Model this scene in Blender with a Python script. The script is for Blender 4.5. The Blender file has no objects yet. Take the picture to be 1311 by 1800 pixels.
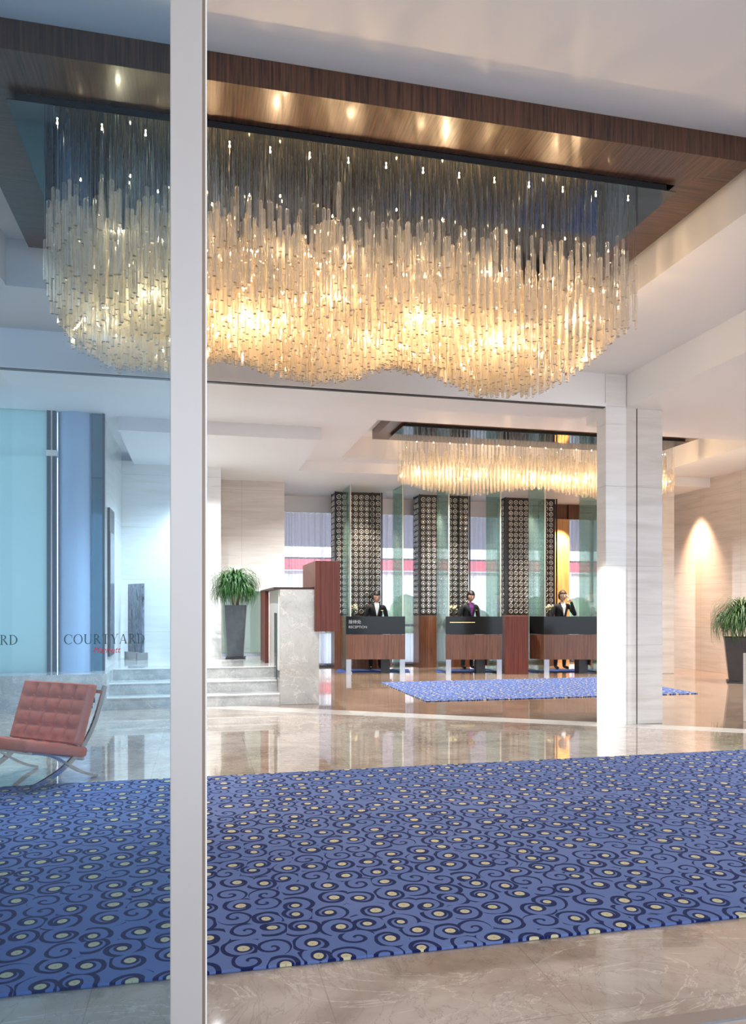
import bpy, bmesh, math, random
from mathutils import Vector, Matrix, Euler

# ------------------------------------------------------------------ camera, world, sun, exposure
sc = bpy.context.scene
PI = math.pi
TH = math.radians(12.98)
CS, SN = math.cos(TH), math.sin(TH)
EYE = 1.35

cam_d = bpy.data.cameras.new('camera')
cam = bpy.data.objects.new('camera', cam_d)
sc.collection.objects.link(cam)
cam.location = (0, 0, EYE)
cam.rotation_euler = (PI / 2, 0, -TH)
cam_d.sensor_fit = 'HORIZONTAL'
cam_d.sensor_width = 36
cam_d.lens = 36 * 1325 / 1311
cam_d.shift_y = 165 / 1311
cam_d.clip_start = 0.05
cam_d.clip_end = 300
sc.camera = cam

world = bpy.data.worlds.new('sky')
sc.world = world
world.use_nodes = True
wn = world.node_tree
wn.nodes.clear()
w_out = wn.nodes.new('ShaderNodeOutputWorld')
w_bg = wn.nodes.new('ShaderNodeBackground')
w_tc = wn.nodes.new('ShaderNodeTexCoord')
w_sep = wn.nodes.new('ShaderNodeSeparateXYZ')
w_ramp = wn.nodes.new('ShaderNodeValToRGB')
w_ramp.color_ramp.elements[0].position = 0.0
w_ramp.color_ramp.elements[0].color = (0.76, 0.87, 1.0, 1)
w_ramp.color_ramp.elements[1].position = 0.7
w_ramp.color_ramp.elements[1].color = (0.55, 0.70, 0.95, 1)
wn.links.new(w_tc.outputs['Generated'], w_sep.inputs[0])
wn.links.new(w_sep.outputs['Z'], w_ramp.inputs[0])
wn.links.new(w_ramp.outputs[0], w_bg.inputs['Color'])
w_bg.inputs['Strength'].default_value = 2.2
wn.links.new(w_bg.outputs[0], w_out.inputs['Surface'])

SUN_DIR = Vector((7.8, 4.2, -1.95)).normalized()
sun_d = bpy.data.lights.new('sun', 'SUN')
sun_d.energy = 4.5
sun_d.angle = math.radians(0.9)
sun_d.color = (1.0, 0.96, 0.9)
sun = bpy.data.objects.new('sun', sun_d)
sc.collection.objects.link(sun)
sun.location = (-12, -4, 9)
sun.rotation_euler = SUN_DIR.to_track_quat('-Z', 'Y').to_euler()


def lamp(name, kind, loc, energy, color=(1, 0.85, 0.68), radius=0.04, aim=None, spot=None, blend=0.6, size=None):
    d = bpy.data.lights.new(name, kind)
    d.energy = energy
    d.color = color
    if kind in ('POINT', 'SPOT'):
        d.shadow_soft_size = radius
    if kind == 'SPOT':
        d.spot_size = math.radians(spot or 60)
        d.spot_blend = blend
    if kind == 'AREA' and size:
        d.shape = 'RECTANGLE'
        d.size, d.size_y = size
    o = bpy.data.objects.new(name, d)
    sc.collection.objects.link(o)
    o.location = loc
    if aim is not None:
        o.rotation_euler = (Vector(aim) - Vector(loc)).to_track_quat('-Z', 'Y').to_euler()
    return o


lamp('fill_downlight', 'SPOT', (-1.2, 6.4, 3.93), 170, (1, 0.93, 0.86), 0.02, (-1.25, 6.2, 0), 60, 0.8)  # added spot that brightens the leather chair
# warm wall washers, then downlights added to lift the general light
lamp('wall_washer', 'SPOT', (9.78, 13.8, 3.74), 520, (1, 0.64, 0.40), 0.05, (10.15, 13.8, 0.4), 62, 1.0)
lamp('wall_washer', 'SPOT', (9.78, 11.6, 3.93), 260, (1, 0.70, 0.47), 0.05, (10.1, 11.2, 0.4), 62, 0.5)
lamp('wall_washer', 'SPOT', (-0.25, 13.1, 3.72), 60, (1, 0.75, 0.5), 0.03, (-0.25, 13.45, 0.5), 60, 0.6)
lamp('wall_washer', 'SPOT', (8.35, 16.1, 3.70), 900, (1, 0.72, 0.42), 0.03, (8.4, 16.4, 0.8), 60, 0.5)
for _x, _y in ((3.4, 15.2), (5.2, 15.0), (7.1, 14.6)):
    lamp('fill_downlight', 'SPOT', (_x, _y, 3.74), 260, (1, 0.80, 0.60), 0.02, (_x, _y + 0.35, 0), 75, 0.6)
for _x, _y in ((0.2, 9.0), (1.9, 11.0), (7.8, 9.2), (0.2, 12.3), (2.2, 13.2), (5.0, 13.6), (7.8, 13.6), (9.2, 10.4)):
    lamp('fill_downlight', 'SPOT', (_x, _y, 3.72), 260, (0.93, 0.97, 1.0), 0.015, (_x, _y, 0), 140, 0.8)
for _x, _y in ((6.6, 4.8), (8.6, 6.6)):
    lamp('fill_downlight', 'SPOT', (_x, _y, 3.55), 150, (0.96, 0.97, 1.0), 0.015, (_x, _y, 0), 130, 0.8)

sc.view_settings.view_transform = 'Standard'
sc.view_settings.look = 'None'
sc.view_settings.gamma = 1
sc.view_settings.use_curve_mapping = False
sc.view_settings.exposure = 0.85
cy = sc.cycles
cy.use_denoising = True
cy.max_bounces = 8
cy.diffuse_bounces = 4
cy.glossy_bounces = 4
cy.transmission_bounces = 6
cy.transparent_max_bounces = 28
cy.caustics_reflective = False
cy.caustics_refractive = False
cy.sample_clamp_indirect = 6
cy.sample_clamp_direct = 0

# ------------------------------------------------------------------ material helpers
class NT:
    def __init__(s, name):
        s.m = bpy.data.materials.new(name)
        s.m.use_nodes = True
        s.t = s.m.node_tree
        s.t.nodes.clear()
        s.out = s.t.nodes.new('ShaderNodeOutputMaterial')

    def n(s, typ, **kw):
        nd = s.t.nodes.new('ShaderNode' + typ)
        for k, v in kw.items():
            setattr(nd, k, v)
        return nd

    def l(s, a, b):
        s.t.links.new(a, b)

    def surf(s, sock):
        s.l(sock, s.out.inputs['Surface'])
        return s.m

    def math(s, op, a, b=None, c=None):
        nd = s.n('Math', operation=op)
        for i, v in enumerate((a, b, c)):
            if v is None:
                continue
            if isinstance(v, (int, float)):
                nd.inputs[i].default_value = v
            else:
                s.l(v, nd.inputs[i])
        return nd.outputs[0]

    def mix(s, fac, a, b):
        nd = s.n('Mix', data_type='RGBA')
        for i, v in ((0, fac), (6, a), (7, b)):
            if isinstance(v, (int, float)):
                nd.inputs[i].default_value = v
            elif isinstance(v, tuple):
                nd.inputs[i].default_value = (*v, 1)
            else:
                s.l(v, nd.inputs[i])
        return nd.outputs[2]

    def coords(s, scale=(1, 1, 1), rot=(0, 0, 0)):
        tc = s.n('TexCoord')
        mp = s.n('Mapping')
        mp.inputs['Scale'].default_value = scale
        mp.inputs['Rotation'].default_value = rot
        s.l(tc.outputs['Object'], mp.inputs[0])
        return mp.outputs[0]

    def noise(s, vec, scale, detail=4, rough=0.55, dist=0.0):
        nd = s.n('TexNoise')
        nd.inputs['Scale'].default_value = scale
        nd.inputs['Detail'].default_value = detail
        nd.inputs['Roughness'].default_value = rough
        nd.inputs['Distortion'].default_value = dist
        s.l(vec, nd.inputs['Vector'])
        return nd.outputs['Fac']

    def ramp(s, fac, stops):
        nd = s.n('ValToRGB')
        cr = nd.color_ramp
        while len(cr.elements) < len(stops):
            cr.elements.new(0.5)
        for e, (p, c) in zip(cr.elements, stops):
            e.position = p
            e.color = (*c, 1)
        s.l(fac, nd.inputs[0])
        return nd.outputs[0]

    def bsdf(s, color=None, rough=0.5, metal=0.0, spec=0.5, coat=0.0):
        b = s.n('BsdfPrincipled')
        if isinstance(color, tuple):
            b.inputs['Base Color'].default_value = (*color, 1)
        elif color is not None:
            s.l(color, b.inputs['Base Color'])
        if isinstance(rough, (int, float)):
            b.inputs['Roughness'].default_value = rough
        else:
            s.l(rough, b.inputs['Roughness'])
        b.inputs['Metallic'].default_value = metal
        b.inputs['Specular IOR Level'].default_value = spec
        b.inputs['Coat Weight'].default_value = coat
        return b

    def bump(s, b, h, strength=0.3, dist=0.01):
        nd = s.n('Bump')
        nd.inputs['Strength'].default_value = strength
        nd.inputs['Distance'].default_value = dist
        s.l(h, nd.inputs['Height'])
        s.l(nd.outputs[0], b.inputs['Normal'])


def plain(name, color, rough=0.5, metal=0.0, spec=0.5, coat=0.0, var=0.0, vs=8):
    t = NT(name)
    if var:
        f = t.noise(t.coords(), vs, 3)
        c = t.mix(f, tuple(max(0, x * (1 - var)) for x in color), tuple(min(1, x * (1 + var)) for x in color))
    else:
        c = color
    return t.surf(t.bsdf(c, rough, metal, spec, coat).outputs[0])


def paint(name, color, rough=0.6):
    t = NT(name)
    v = t.coords()
    f = t.noise(v, 0.7, 3)
    c = t.mix(f, tuple(x * 0.98 for x in color), color)
    b = t.bsdf(c, rough, spec=0.3)
    t.bump(b, t.noise(v, 180, 2), 0.03, 0.002)
    return t.surf(b.outputs[0])


def banded_marble(name, base, dark, rough=0.12, joints=(1.2, 0.9)):
    """Wall marble with fine horizontal veining and thin slab joints."""
    t = NT(name)
    v = t.coords((0.6, 0.6, 7.0))
    f1 = t.noise(v, 1.6, 6, 0.62, 0.7)
    f2 = t.noise(t.coords((0.35, 0.35, 13.0)), 2.3, 5, 0.6, 1.2)
    c = t.ramp(f1, [(0.25, dark), (0.47, tuple((a + 2 * b) / 3 for a, b in zip(dark, base))), (0.62, base), (0.9, tuple(min(1, x * 1.05) for x in base))])
    vein = t.math('GREATER_THAN', f2, 0.66)
    c = t.mix(t.math('MULTIPLY', vein, 0.35), c, tuple(x * 0.72 for x in dark))
    tc = t.n('TexCoord')
    sp = t.n('SeparateXYZ')
    t.l(tc.outputs['Object'], sp.inputs[0])
    hx = t.math('ADD', sp.outputs['X'], sp.outputs['Y'])
    zc = sp.outputs['Z']
    fz = t.math('FRACT', t.math('DIVIDE', zc, joints[1]))
    jz = t.math('LESS_THAN', fz, 0.006 / joints[1])
    fx = t.math('FRACT', t.math('DIVIDE', hx, joints[0]))
    jx = t.math('LESS_THAN', fx, 0.006 / joints[0])
    j = t.math('MAXIMUM', jz, jx)
    c = t.mix(t.math('MULTIPLY', j, 0.45), c, tuple(x * 0.4 for x in dark))
    return t.surf(t.bsdf(c, rough, spec=0.5).outputs[0])


def vein_marble(name, cols, vein, rough=0.06, scale=1.0, tile=0.0, spec=0.5, coat=0.0, vscale=0.9):
    """Polished beige marble with drifting clouds and pale veins."""
    t = NT(name)
    v = t.coords((1, 1, 1), (0, 0, 0.5))
    f = t.noise(v, 0.9 * scale, 8, 0.62, 1.1)
    f3 = t.noise(v, 5.5 * scale, 8, 0.7, 0.6)
    f = t.math('ADD', t.math('MULTIPLY', f, 0.72), t.math('MULTIPLY', f3, 0.28))
    c = t.ramp(f, [(0.30, cols[0]), (0.45, cols[1]), (0.56, cols[2]), (0.72, cols[3])])
    fv = t.noise(t.coords((1, 2.2, 1.6), (0.3, 0.2, 0.6)), vscale * scale, 6, 0.6, 2.2)
    lv = t.math('ABSOLUTE', t.math('SUBTRACT', fv, 0.5))
    m = t.math('SUBTRACT', 1.0, t.math('MULTIPLY', lv, 95.0))
    m = t.math('MAXIMUM', m, 0.0)
    c = t.mix(t.math('MULTIPLY', m, 0.7), c, vein)
    fv2 = t.noise(t.coords((1.6, 1, 1.3), (0.1, 0.5, 1.4)), vscale * 2.6 * scale, 5, 0.6, 2.6)
    m2 = t.math('MAXIMUM', t.math('SUBTRACT', 1.0, t.math('MULTIPLY', t.math('ABSOLUTE', t.math('SUBTRACT', fv2, 0.5)), 70.0)), 0.0)
    c = t.mix(t.math('MULTIPLY', m2, 0.4), c, tuple(x * 0.62 for x in cols[0]))
    if tile:
        tc = t.n('TexCoord')
        sp = t.n('SeparateXYZ')
        t.l(tc.outputs['Object'], sp.inputs[0])
        jx = t.math('LESS_THAN', t.math('FRACT', t.math('DIVIDE', t.math('ADD', sp.outputs['X'], 0.37), tile)), 0.004 / tile)
        jy = t.math('LESS_THAN', t.math('FRACT', t.math('DIVIDE', t.math('ADD', sp.outputs['Y'], 0.12), tile)), 0.004 / tile)
        c = t.mix(t.math('MULTIPLY', t.math('MAXIMUM', jx, jy), 0.35), c, tuple(x * 0.45 for x in cols[0]))
    return t.surf(t.bsdf(c, rough, spec=spec, coat=coat).outputs[0])


def wood(name, dark, light, scale=(60, 2.5, 60), rough=0.3, coat=0.3, spec=0.5):
    t = NT(name)
    f = t.noise(t.coords(scale), 1.0, 5, 0.65, 0.4)
    c = t.ramp(f, [(0.32, dark), (0.5, tuple((a + b) / 2 for a, b in zip(dark, light))), (0.68, light)])
    b = t.bsdf(c, rough, spec=spec, coat=coat)
    b.inputs['Coat Roughness'].default_value = 0.12
    return t.surf(b.outputs[0])


def emit(name, color, strength):
    t = NT(name)
    e = t.n('Emission')
    e.inputs[0].default_value = (*color, 1)
    e.inputs[1].default_value = strength
    return t.surf(e.outputs[0])


def thin_glass(name, tint, gloss=0.08, rough=0.0, diff=0.0, dcol=(0.8, 0.9, 0.9)):
    t = NT(name)
    tr = t.n('BsdfTransparent')
    tr.inputs[0].default_value = (*tint, 1)
    gl = t.n('BsdfGlossy')
    gl.inputs['Roughness'].default_value = rough
    gl.inputs[0].default_value = (1, 1, 1, 1)
    fr = t.n('LayerWeight')
    fr.inputs[0].default_value = 0.25
    fac = t.math('ADD', t.math('MULTIPLY', fr.outputs['Fresnel'], 0.5), gloss)
    mx = t.n('MixShader')
    t.l(fac, mx.inputs[0])
    t.l(tr.outputs[0], mx.inputs[1])
    t.l(gl.outputs[0], mx.inputs[2])
    o = mx.outputs[0]
    if diff:
        tl = t.n('BsdfTranslucent')
        tl.inputs[0].default_value = (*dcol, 1)
        df = t.n('BsdfDiffuse')
        df.inputs[0].default_value = (*dcol, 1)
        m3 = t.n('MixShader')
        m3.inputs[0].default_value = 0.5
        t.l(tl.outputs[0], m3.inputs[1])
        t.l(df.outputs[0], m3.inputs[2])
        m2 = t.n('MixShader')
        m2.inputs[0].default_value = diff
        t.l(o, m2.inputs[1])
        t.l(m3.outputs[0], m2.inputs[2])
        o = m2.outputs[0]
    return t.surf(o)


M = {}
M['ceiling'] = paint('ceiling_paint', (0.86, 0.86, 0.87))
M['white'] = paint('white_paint', (0.88, 0.88, 0.88), 0.45)
M['black'] = plain('black_channel', (0.012, 0.012, 0.014), 0.4)
M['marble_wall'] = banded_marble('banded_wall_marble', (0.70, 0.65, 0.60), (0.55, 0.50, 0.45), 0.14)
M['marble_pale'] = banded_marble('pale_wall_marble', (0.84, 0.835, 0.82), (0.74, 0.73, 0.70), 0.10)
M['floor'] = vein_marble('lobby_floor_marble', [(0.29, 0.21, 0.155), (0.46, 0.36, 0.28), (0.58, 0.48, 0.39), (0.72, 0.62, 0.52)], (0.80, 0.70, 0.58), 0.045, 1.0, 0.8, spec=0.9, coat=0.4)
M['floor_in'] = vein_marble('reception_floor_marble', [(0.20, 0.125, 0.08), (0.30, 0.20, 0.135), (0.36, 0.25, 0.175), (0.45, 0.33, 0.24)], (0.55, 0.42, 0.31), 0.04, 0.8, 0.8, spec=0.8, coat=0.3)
M['strip'] = vein_marble('pale_floor_strip', [(0.62, 0.57, 0.50), (0.72, 0.67, 0.60), (0.78, 0.74, 0.67), (0.84, 0.80, 0.74)], (0.86, 0.82, 0.76), 0.06, 1.5, 0)
M['block'] = vein_marble('grey_beige_marble', [(0.42, 0.40, 0.36), (0.49, 0.475, 0.43), (0.545, 0.53, 0.485), (0.61, 0.585, 0.54)], (0.80, 0.71, 0.65), 0.10, 1.4, 0, vscale=0.5)
M['step'] = vein_marble('grey_step_marble', [(0.33, 0.33, 0.32), (0.46, 0.46, 0.44), (0.58, 0.57, 0.54), (0.74, 0.72, 0.68)], (0.80, 0.76, 0.68), 0.08, 2.2, 0)
M['nosing'] = plain('pale_nosing', (0.85, 0.84, 0.80), 0.12)
M['wood_x'] = wood('dark_veneer_a', (0.015, 0.007, 0.005), (0.135, 0.055, 0.028), (85, 3.0, 3.0), 0.30, 0.22)
M['wood_y'] = wood('dark_veneer_b', (0.015, 0.007, 0.005), (0.135, 0.055, 0.028), (3.0, 85, 3.0), 0.30, 0.22)
M['redwood'] = wood('red_brown_veneer', (0.085, 0.019, 0.012), (0.17, 0.045, 0.027), (40, 40, 1.2), 0.45, 0.05, 0.3)
M['brownwood'] = wood('brown_veneer', (0.075, 0.028, 0.014), (0.18, 0.078, 0.042), (30, 30, 1.4), 0.35, 0.15, 0.4)
M['goldwood'] = wood('honey_veneer', (0.42, 0.22, 0.08), (0.66, 0.38, 0.16), (24, 24, 1.2), 0.35, 0.2)
M['mirror'] = plain('dark_mirror', (0.10, 0.12, 0.13), 0.05, 1.0)
M['steel'] = plain('brushed_steel', (0.42, 0.42, 0.43), 0.28, 1.0)
M['chrome'] = plain('chrome', (0.50, 0.50, 0.52), 0.12, 1.0)
M['post'] = plain('champagne_aluminium', (0.54, 0.49, 0.46), 0.42, 0.25, var=0.02, vs=3)
M['postdark'] = plain('bronze_gasket', (0.30, 0.21, 0.15), 0.45, 0.3)
M['blackglass'] = plain('black_back_painted_glass', (0.008, 0.009, 0.009), 0.10, 0, 0.22)
M['leather'] = None
M['strap'] = plain('dark_leather_strap', (0.045, 0.02, 0.018), 0.5)
M['pot'] = plain('slate_grey_glaze', (0.075, 0.088, 0.098), 0.35, var=0.35, vs=9)
M['potdark'] = plain('charcoal_glaze', (0.032, 0.030, 0.032), 0.35, var=0.3, vs=9)
M['soil'] = plain('potting_soil', (0.05, 0.035, 0.022), 0.9)
M['leaf'] = plain('leaf_green', (0.030, 0.115, 0.022), 0.45, var=0.5, vs=14)
M['leaf2'] = plain('leaf_deep_green', (0.035, 0.10, 0.022), 0.45, var=0.5, vs=14)
M['stem'] = plain('pale_bark', (0.36, 0.25, 0.16), 0.8, var=0.25, vs=30)
M['suit'] = plain('black_suit_cloth', (0.012, 0.012, 0.016), 0.8)
M['skin'] = plain('skin', (0.62, 0.36, 0.26), 0.5)
M['hair'] = plain('black_hair', (0.014, 0.010, 0.009), 0.45)
M['hairbrown'] = plain('brown_hair', (0.065, 0.032, 0.016), 0.5)
M['shirt'] = plain('white_shirt', (0.82, 0.80, 0.80), 0.7)
M['purple'] = plain('purple_blouse', (0.19, 0.03, 0.20), 0.6)
M['brass'] = plain('brass', (0.80, 0.58, 0.22), 0.25, 1.0)
M['shoe'] = plain('black_shoe_leather', (0.010, 0.010, 0.010), 0.3)
M['lip'] = plain('lip', (0.45, 0.13, 0.12), 0.5)
M['eye'] = plain('dark_eye', (0.02, 0.015, 0.012), 0.2)
M['flower'] = plain('cream_petals', (0.80, 0.72, 0.42), 0.6)
M['teal_text'] = plain('dark_green_vinyl', (0.006, 0.050, 0.060), 0.5)
M['red_text'] = plain('red_vinyl', (0.48, 0.010, 0.030), 0.5)
M['grey_text'] = plain('silver_lettering', (0.33, 0.33, 0.33), 0.4)
M['glass_front'] = thin_glass('blue_tinted_glass', (0.70, 0.835, 0.935), 0.004)
M['glass_fin'] = thin_glass('green_edge_glass', (0.74, 0.87, 0.835), 0.06, 0.0, 0.11, (0.55, 0.78, 0.72))
M['glass_edge'] = plain('polished_glass_edge', (0.52, 0.55, 0.46), 0.15)
M['glass_clear'] = thin_glass('clear_glass', (0.95, 0.97, 0.97), 0.03)
M['glass_cyan'] = thin_glass('aqua_frosted_glass', (0.66, 0.78, 0.78), 0.06, 0.05, 0.72, (0.52, 0.64, 0.62))
M['glass_teal'] = thin_glass('teal_glass', (0.22, 0.48, 0.56), 0.10, 0.02, 0.25, (0.15, 0.38, 0.45))
M['glass_low'] = thin_glass('pale_green_glass', (0.68, 0.78, 0.75), 0.10, 0.02, 0.55, (0.45, 0.56, 0.53))
M['mullion'] = plain('dark_blue_mullion', (0.035, 0.055, 0.075), 0.35)
M['bluecol'] = plain('pale_blue_cladding', (0.42, 0.58, 0.80), 0.4, var=0.08, vs=2)
M['plastic'] = plain('black_plastic', (0.02, 0.02, 0.022), 0.4)
M['phone'] = plain('white_handset', (0.85, 0.85, 0.85), 0.3)
M['outground'] = plain('pale_paving', (0.55, 0.53, 0.50), 0.8, var=0.1, vs=1)
M['facade'] = plain('white_facade', (0.80, 0.78, 0.76), 0.8, var=0.05, vs=0.5)
M['facadegrey'] = plain('mauve_grey_facade', (0.13, 0.12, 0.14), 0.7)
M['redband'] = plain('red_fascia', (0.62, 0.11, 0.13), 0.6)
M['hedge'] = plain('hedge_green', (0.16, 0.24, 0.13), 0.8, var=0.5, vs=5)
M['bulb'] = emit('warm_bulb', (1.0, 0.68, 0.34), 45)


def crystal(name, tint, warm):
    t = NT(name)
    tr = t.n('BsdfTransparent')
    tr.inputs[0].default_value = (*tint, 1)
    gl = t.n('BsdfGlossy')
    gl.inputs['Roughness'].default_value = 0.08
    gl.inputs[0].default_value = (1, 0.98, 0.95, 1)
    tl = t.n('BsdfTranslucent')
    tl.inputs[0].default_value = (*warm, 1)
    df = t.n('BsdfDiffuse')
    df.inputs[0].default_value = (*warm, 1)
    lw = t.n('LayerWeight')
    lw.inputs[0].default_value = 0.35
    m1 = t.n('MixShader'); m1.inputs[0].default_value = 0.5
    t.l(tl.outputs[0], m1.inputs[1]); t.l(df.outputs[0], m1.inputs[2])
    # streaks inside each rod: thin vertical differences of clarity
    f = t.noise(t.coords((70, 70, 16)), 1.0, 3, 0.7)
    geo = t.n('NewGeometry')
    rnd_ = t.math('ADD', t.math('MULTIPLY', geo.outputs['Random Per Island'], 1.5), 0.25)
    fac = t.math('MULTIPLY', t.math('ADD', t.math('MULTIPLY', lw.outputs['Facing'], 0.42), 0.05), t.math('MULTIPLY', t.math('MAXIMUM', t.math('ADD', t.math('MULTIPLY', f, 3.2), -0.75), 0.05), rnd_))
    m2 = t.n('MixShader'); t.l(fac, m2.inputs[0])
    t.l(tr.outputs[0], m2.inputs[1]); t.l(m1.outputs[0], m2.inputs[2])
    gfac = t.math('ADD', t.math('MULTIPLY', lw.outputs['Fresnel'], 0.45), 0.06)
    m3 = t.n('MixShader'); t.l(gfac, m3.inputs[0])
    t.l(m2.outputs[0], m3.inputs[1]); t.l(gl.outputs[0], m3.inputs[2])
    return t.surf(m3.outputs[0])


M['crystal'] = crystal('clear_acrylic_rod', (0.97, 0.96, 0.94), (0.95, 0.90, 0.80))


M['rodcap'] = plain('amber_rod_end', (0.30, 0.20, 0.11), 0.3)

def leather():
    t = NT('red_brown_leather')
    f = t.noise(t.coords(), 14, 5, 0.6)
    c = t.mix(f, (0.52, 0.11, 0.062), (0.74, 0.20, 0.12))
    b = t.bsdf(c, 0.42, spec=0.5)
    t.bump(b, t.noise(t.coords(), 220, 3), 0.15, 0.002)
    return t.surf(b.outputs[0])


M['leather'] = leather()


def sheer(name, col, a):
    t = NT(name)
    v = t.coords((1, 0.0, 0.0))
    f = t.math('ADD', t.math('MULTIPLY', t.math('SUBTRACT', t.noise(v, 7.0, 3, 0.6), 0.5), 2.4), 0.5)
    fine = t.noise(v, 55.0, 2, 0.6)
    tr = t.n('BsdfTransparent')
    tl = t.n('BsdfTranslucent')
    tl.inputs[0].default_value = (*col, 1)
    fac = t.math('ADD', t.math('MULTIPLY', f, 0.75), t.math('MULTIPLY', fine, 0.35))
    fac = t.math('MINIMUM', t.math('MAXIMUM', t.math('ADD', fac, a - 0.55), 0.03), 0.95)
    m = t.n('MixShader')
    t.l(fac, m.inputs[0]); t.l(tr.outputs[0], m.inputs[1]); t.l(tl.outputs[0], m.inputs[2])
    return t.surf(m.outputs[0])


M['sheer'] = sheer('sheer_mauve_curtain', (0.56, 0.50, 0.54), 0.50)


def carpet(name, scale=6.0, fine=False):
    """Blue carpet with navy curls, some ending in a cream dot."""
    t = NT(name)
    tc = t.n('TexCoord')
    nz = t.n('TexNoise'); nz.inputs['Scale'].default_value = 5.0
    t.l(tc.outputs['Object'], nz.inputs['Vector'])
    wob = t.n('VectorMath', operation='MULTIPLY_ADD')
    t.l(nz.outputs['Color'], wob.inputs[0]); wob.inputs[1].default_value = (0.035, 0.035, 0); 
    t.l(tc.outputs['Object'], wob.inputs[2])
    flat = t.n('VectorMath', operation='MULTIPLY'); t.l(wob.outputs[0], flat.inputs[0]); flat.inputs[1].default_value = (scale, scale, 0)
    vo = t.n('TexVoronoi', voronoi_dimensions='2D', feature='F1')
    vo.inputs['Scale'].default_value = 1.0
    vo.inputs['Randomness'].default_value = 0.50
    t.l(flat.outputs[0], vo.inputs['Vector'])
    d = vo.outputs['Distance']
    sub = t.n('VectorMath', operation='SUBTRACT'); t.l(flat.outputs[0], sub.inputs[0]); t.l(vo.outputs['Position'], sub.inputs[1])
    sp = t.n('SeparateXYZ'); t.l(sub.outputs[0], sp.inputs[0])
    ang = t.math('ARCTAN2', sp.outputs['Y'], sp.outputs['X'])
    rc = t.n('SeparateColor'); t.l(vo.outputs['Color'], rc.inputs[0])
    r1, r2, r3 = rc.outputs[0], rc.outputs[1], rc.outputs[2]
    sgn = t.math('SUBTRACT', t.math('MULTIPLY', t.math('GREATER_THAN', r2, 0.25), 2.0), 1.0)
    a01 = t.math('MULTIPLY', t.math('DIVIDE', ang, 2 * PI), sgn)
    s = t.math('ADD', t.math('ADD', a01, t.math('MULTIPLY', d, 2.5)), r1)
    fr = t.math('FRACT', s)
    dist_line = t.math('ABSOLUTE', t.math('SUBTRACT', fr, 0.5))
    w = t.math('ADD', 0.165, t.math('MULTIPLY', t.math('SUBTRACT', r3, 0.5), 0.06))
    spiral = t.math('LESS_THAN', dist_line, w)
    spiral = t.math('MULTIPLY', spiral, t.math('LESS_THAN', d, t.math('ADD', 0.56, t.math('MULTIPLY', r3, 0.16))))
    has = t.math('GREATER_THAN', r3, 0.22)
    dotr = t.math('ADD', 0.13, t.math('MULTIPLY', r1, 0.05))
    dot = t.math('MULTIPLY', t.math('LESS_THAN', d, dotr), has)
    ring = t.math('MULTIPLY', t.math('LESS_THAN', d, t.math('ADD', dotr, 0.085)), has)
    dark = t.math('MAXIMUM', spiral, ring)
    eye = t.math('MULTIPLY', t.math('LESS_THAN', d, 0.03), has)
    big = t.noise(tc.outputs['Object'], 1.3, 4)
    yarn = t.noise(tc.outputs['Object'], 160, 2)
    blue = t.mix(big, (0.085, 0.14, 0.36), (0.20, 0.26, 0.48))
    blue = t.mix(t.math('MULTIPLY', yarn, 0.45), blue, (0.08, 0.135, 0.36))
    c = t.mix(dark, blue, (0.008, 0.014, 0.085))
    c = t.mix(dot, c, (0.62, 0.56, 0.34))
    c = t.mix(t.math('MULTIPLY', eye, 0.6), c, (0.25, 0.24, 0.20))
    b = t.bsdf(c, 0.95, spec=0.1)
    b.inputs['Sheen Weight'].default_value = 0.10
    b.inputs['Sheen Tint'].default_value = (0.7, 0.8, 1, 1)
    t.bump(b, yarn, 0.4, 0.004)
    return t.surf(b.outputs[0])


M['carpet'] = carpet('blue_curl_carpet', 7.1)
M['mat_blue'] = plain('plain_blue_carpet', (0.055, 0.11, 0.36), 0.95, var=0.2, vs=60)

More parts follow.
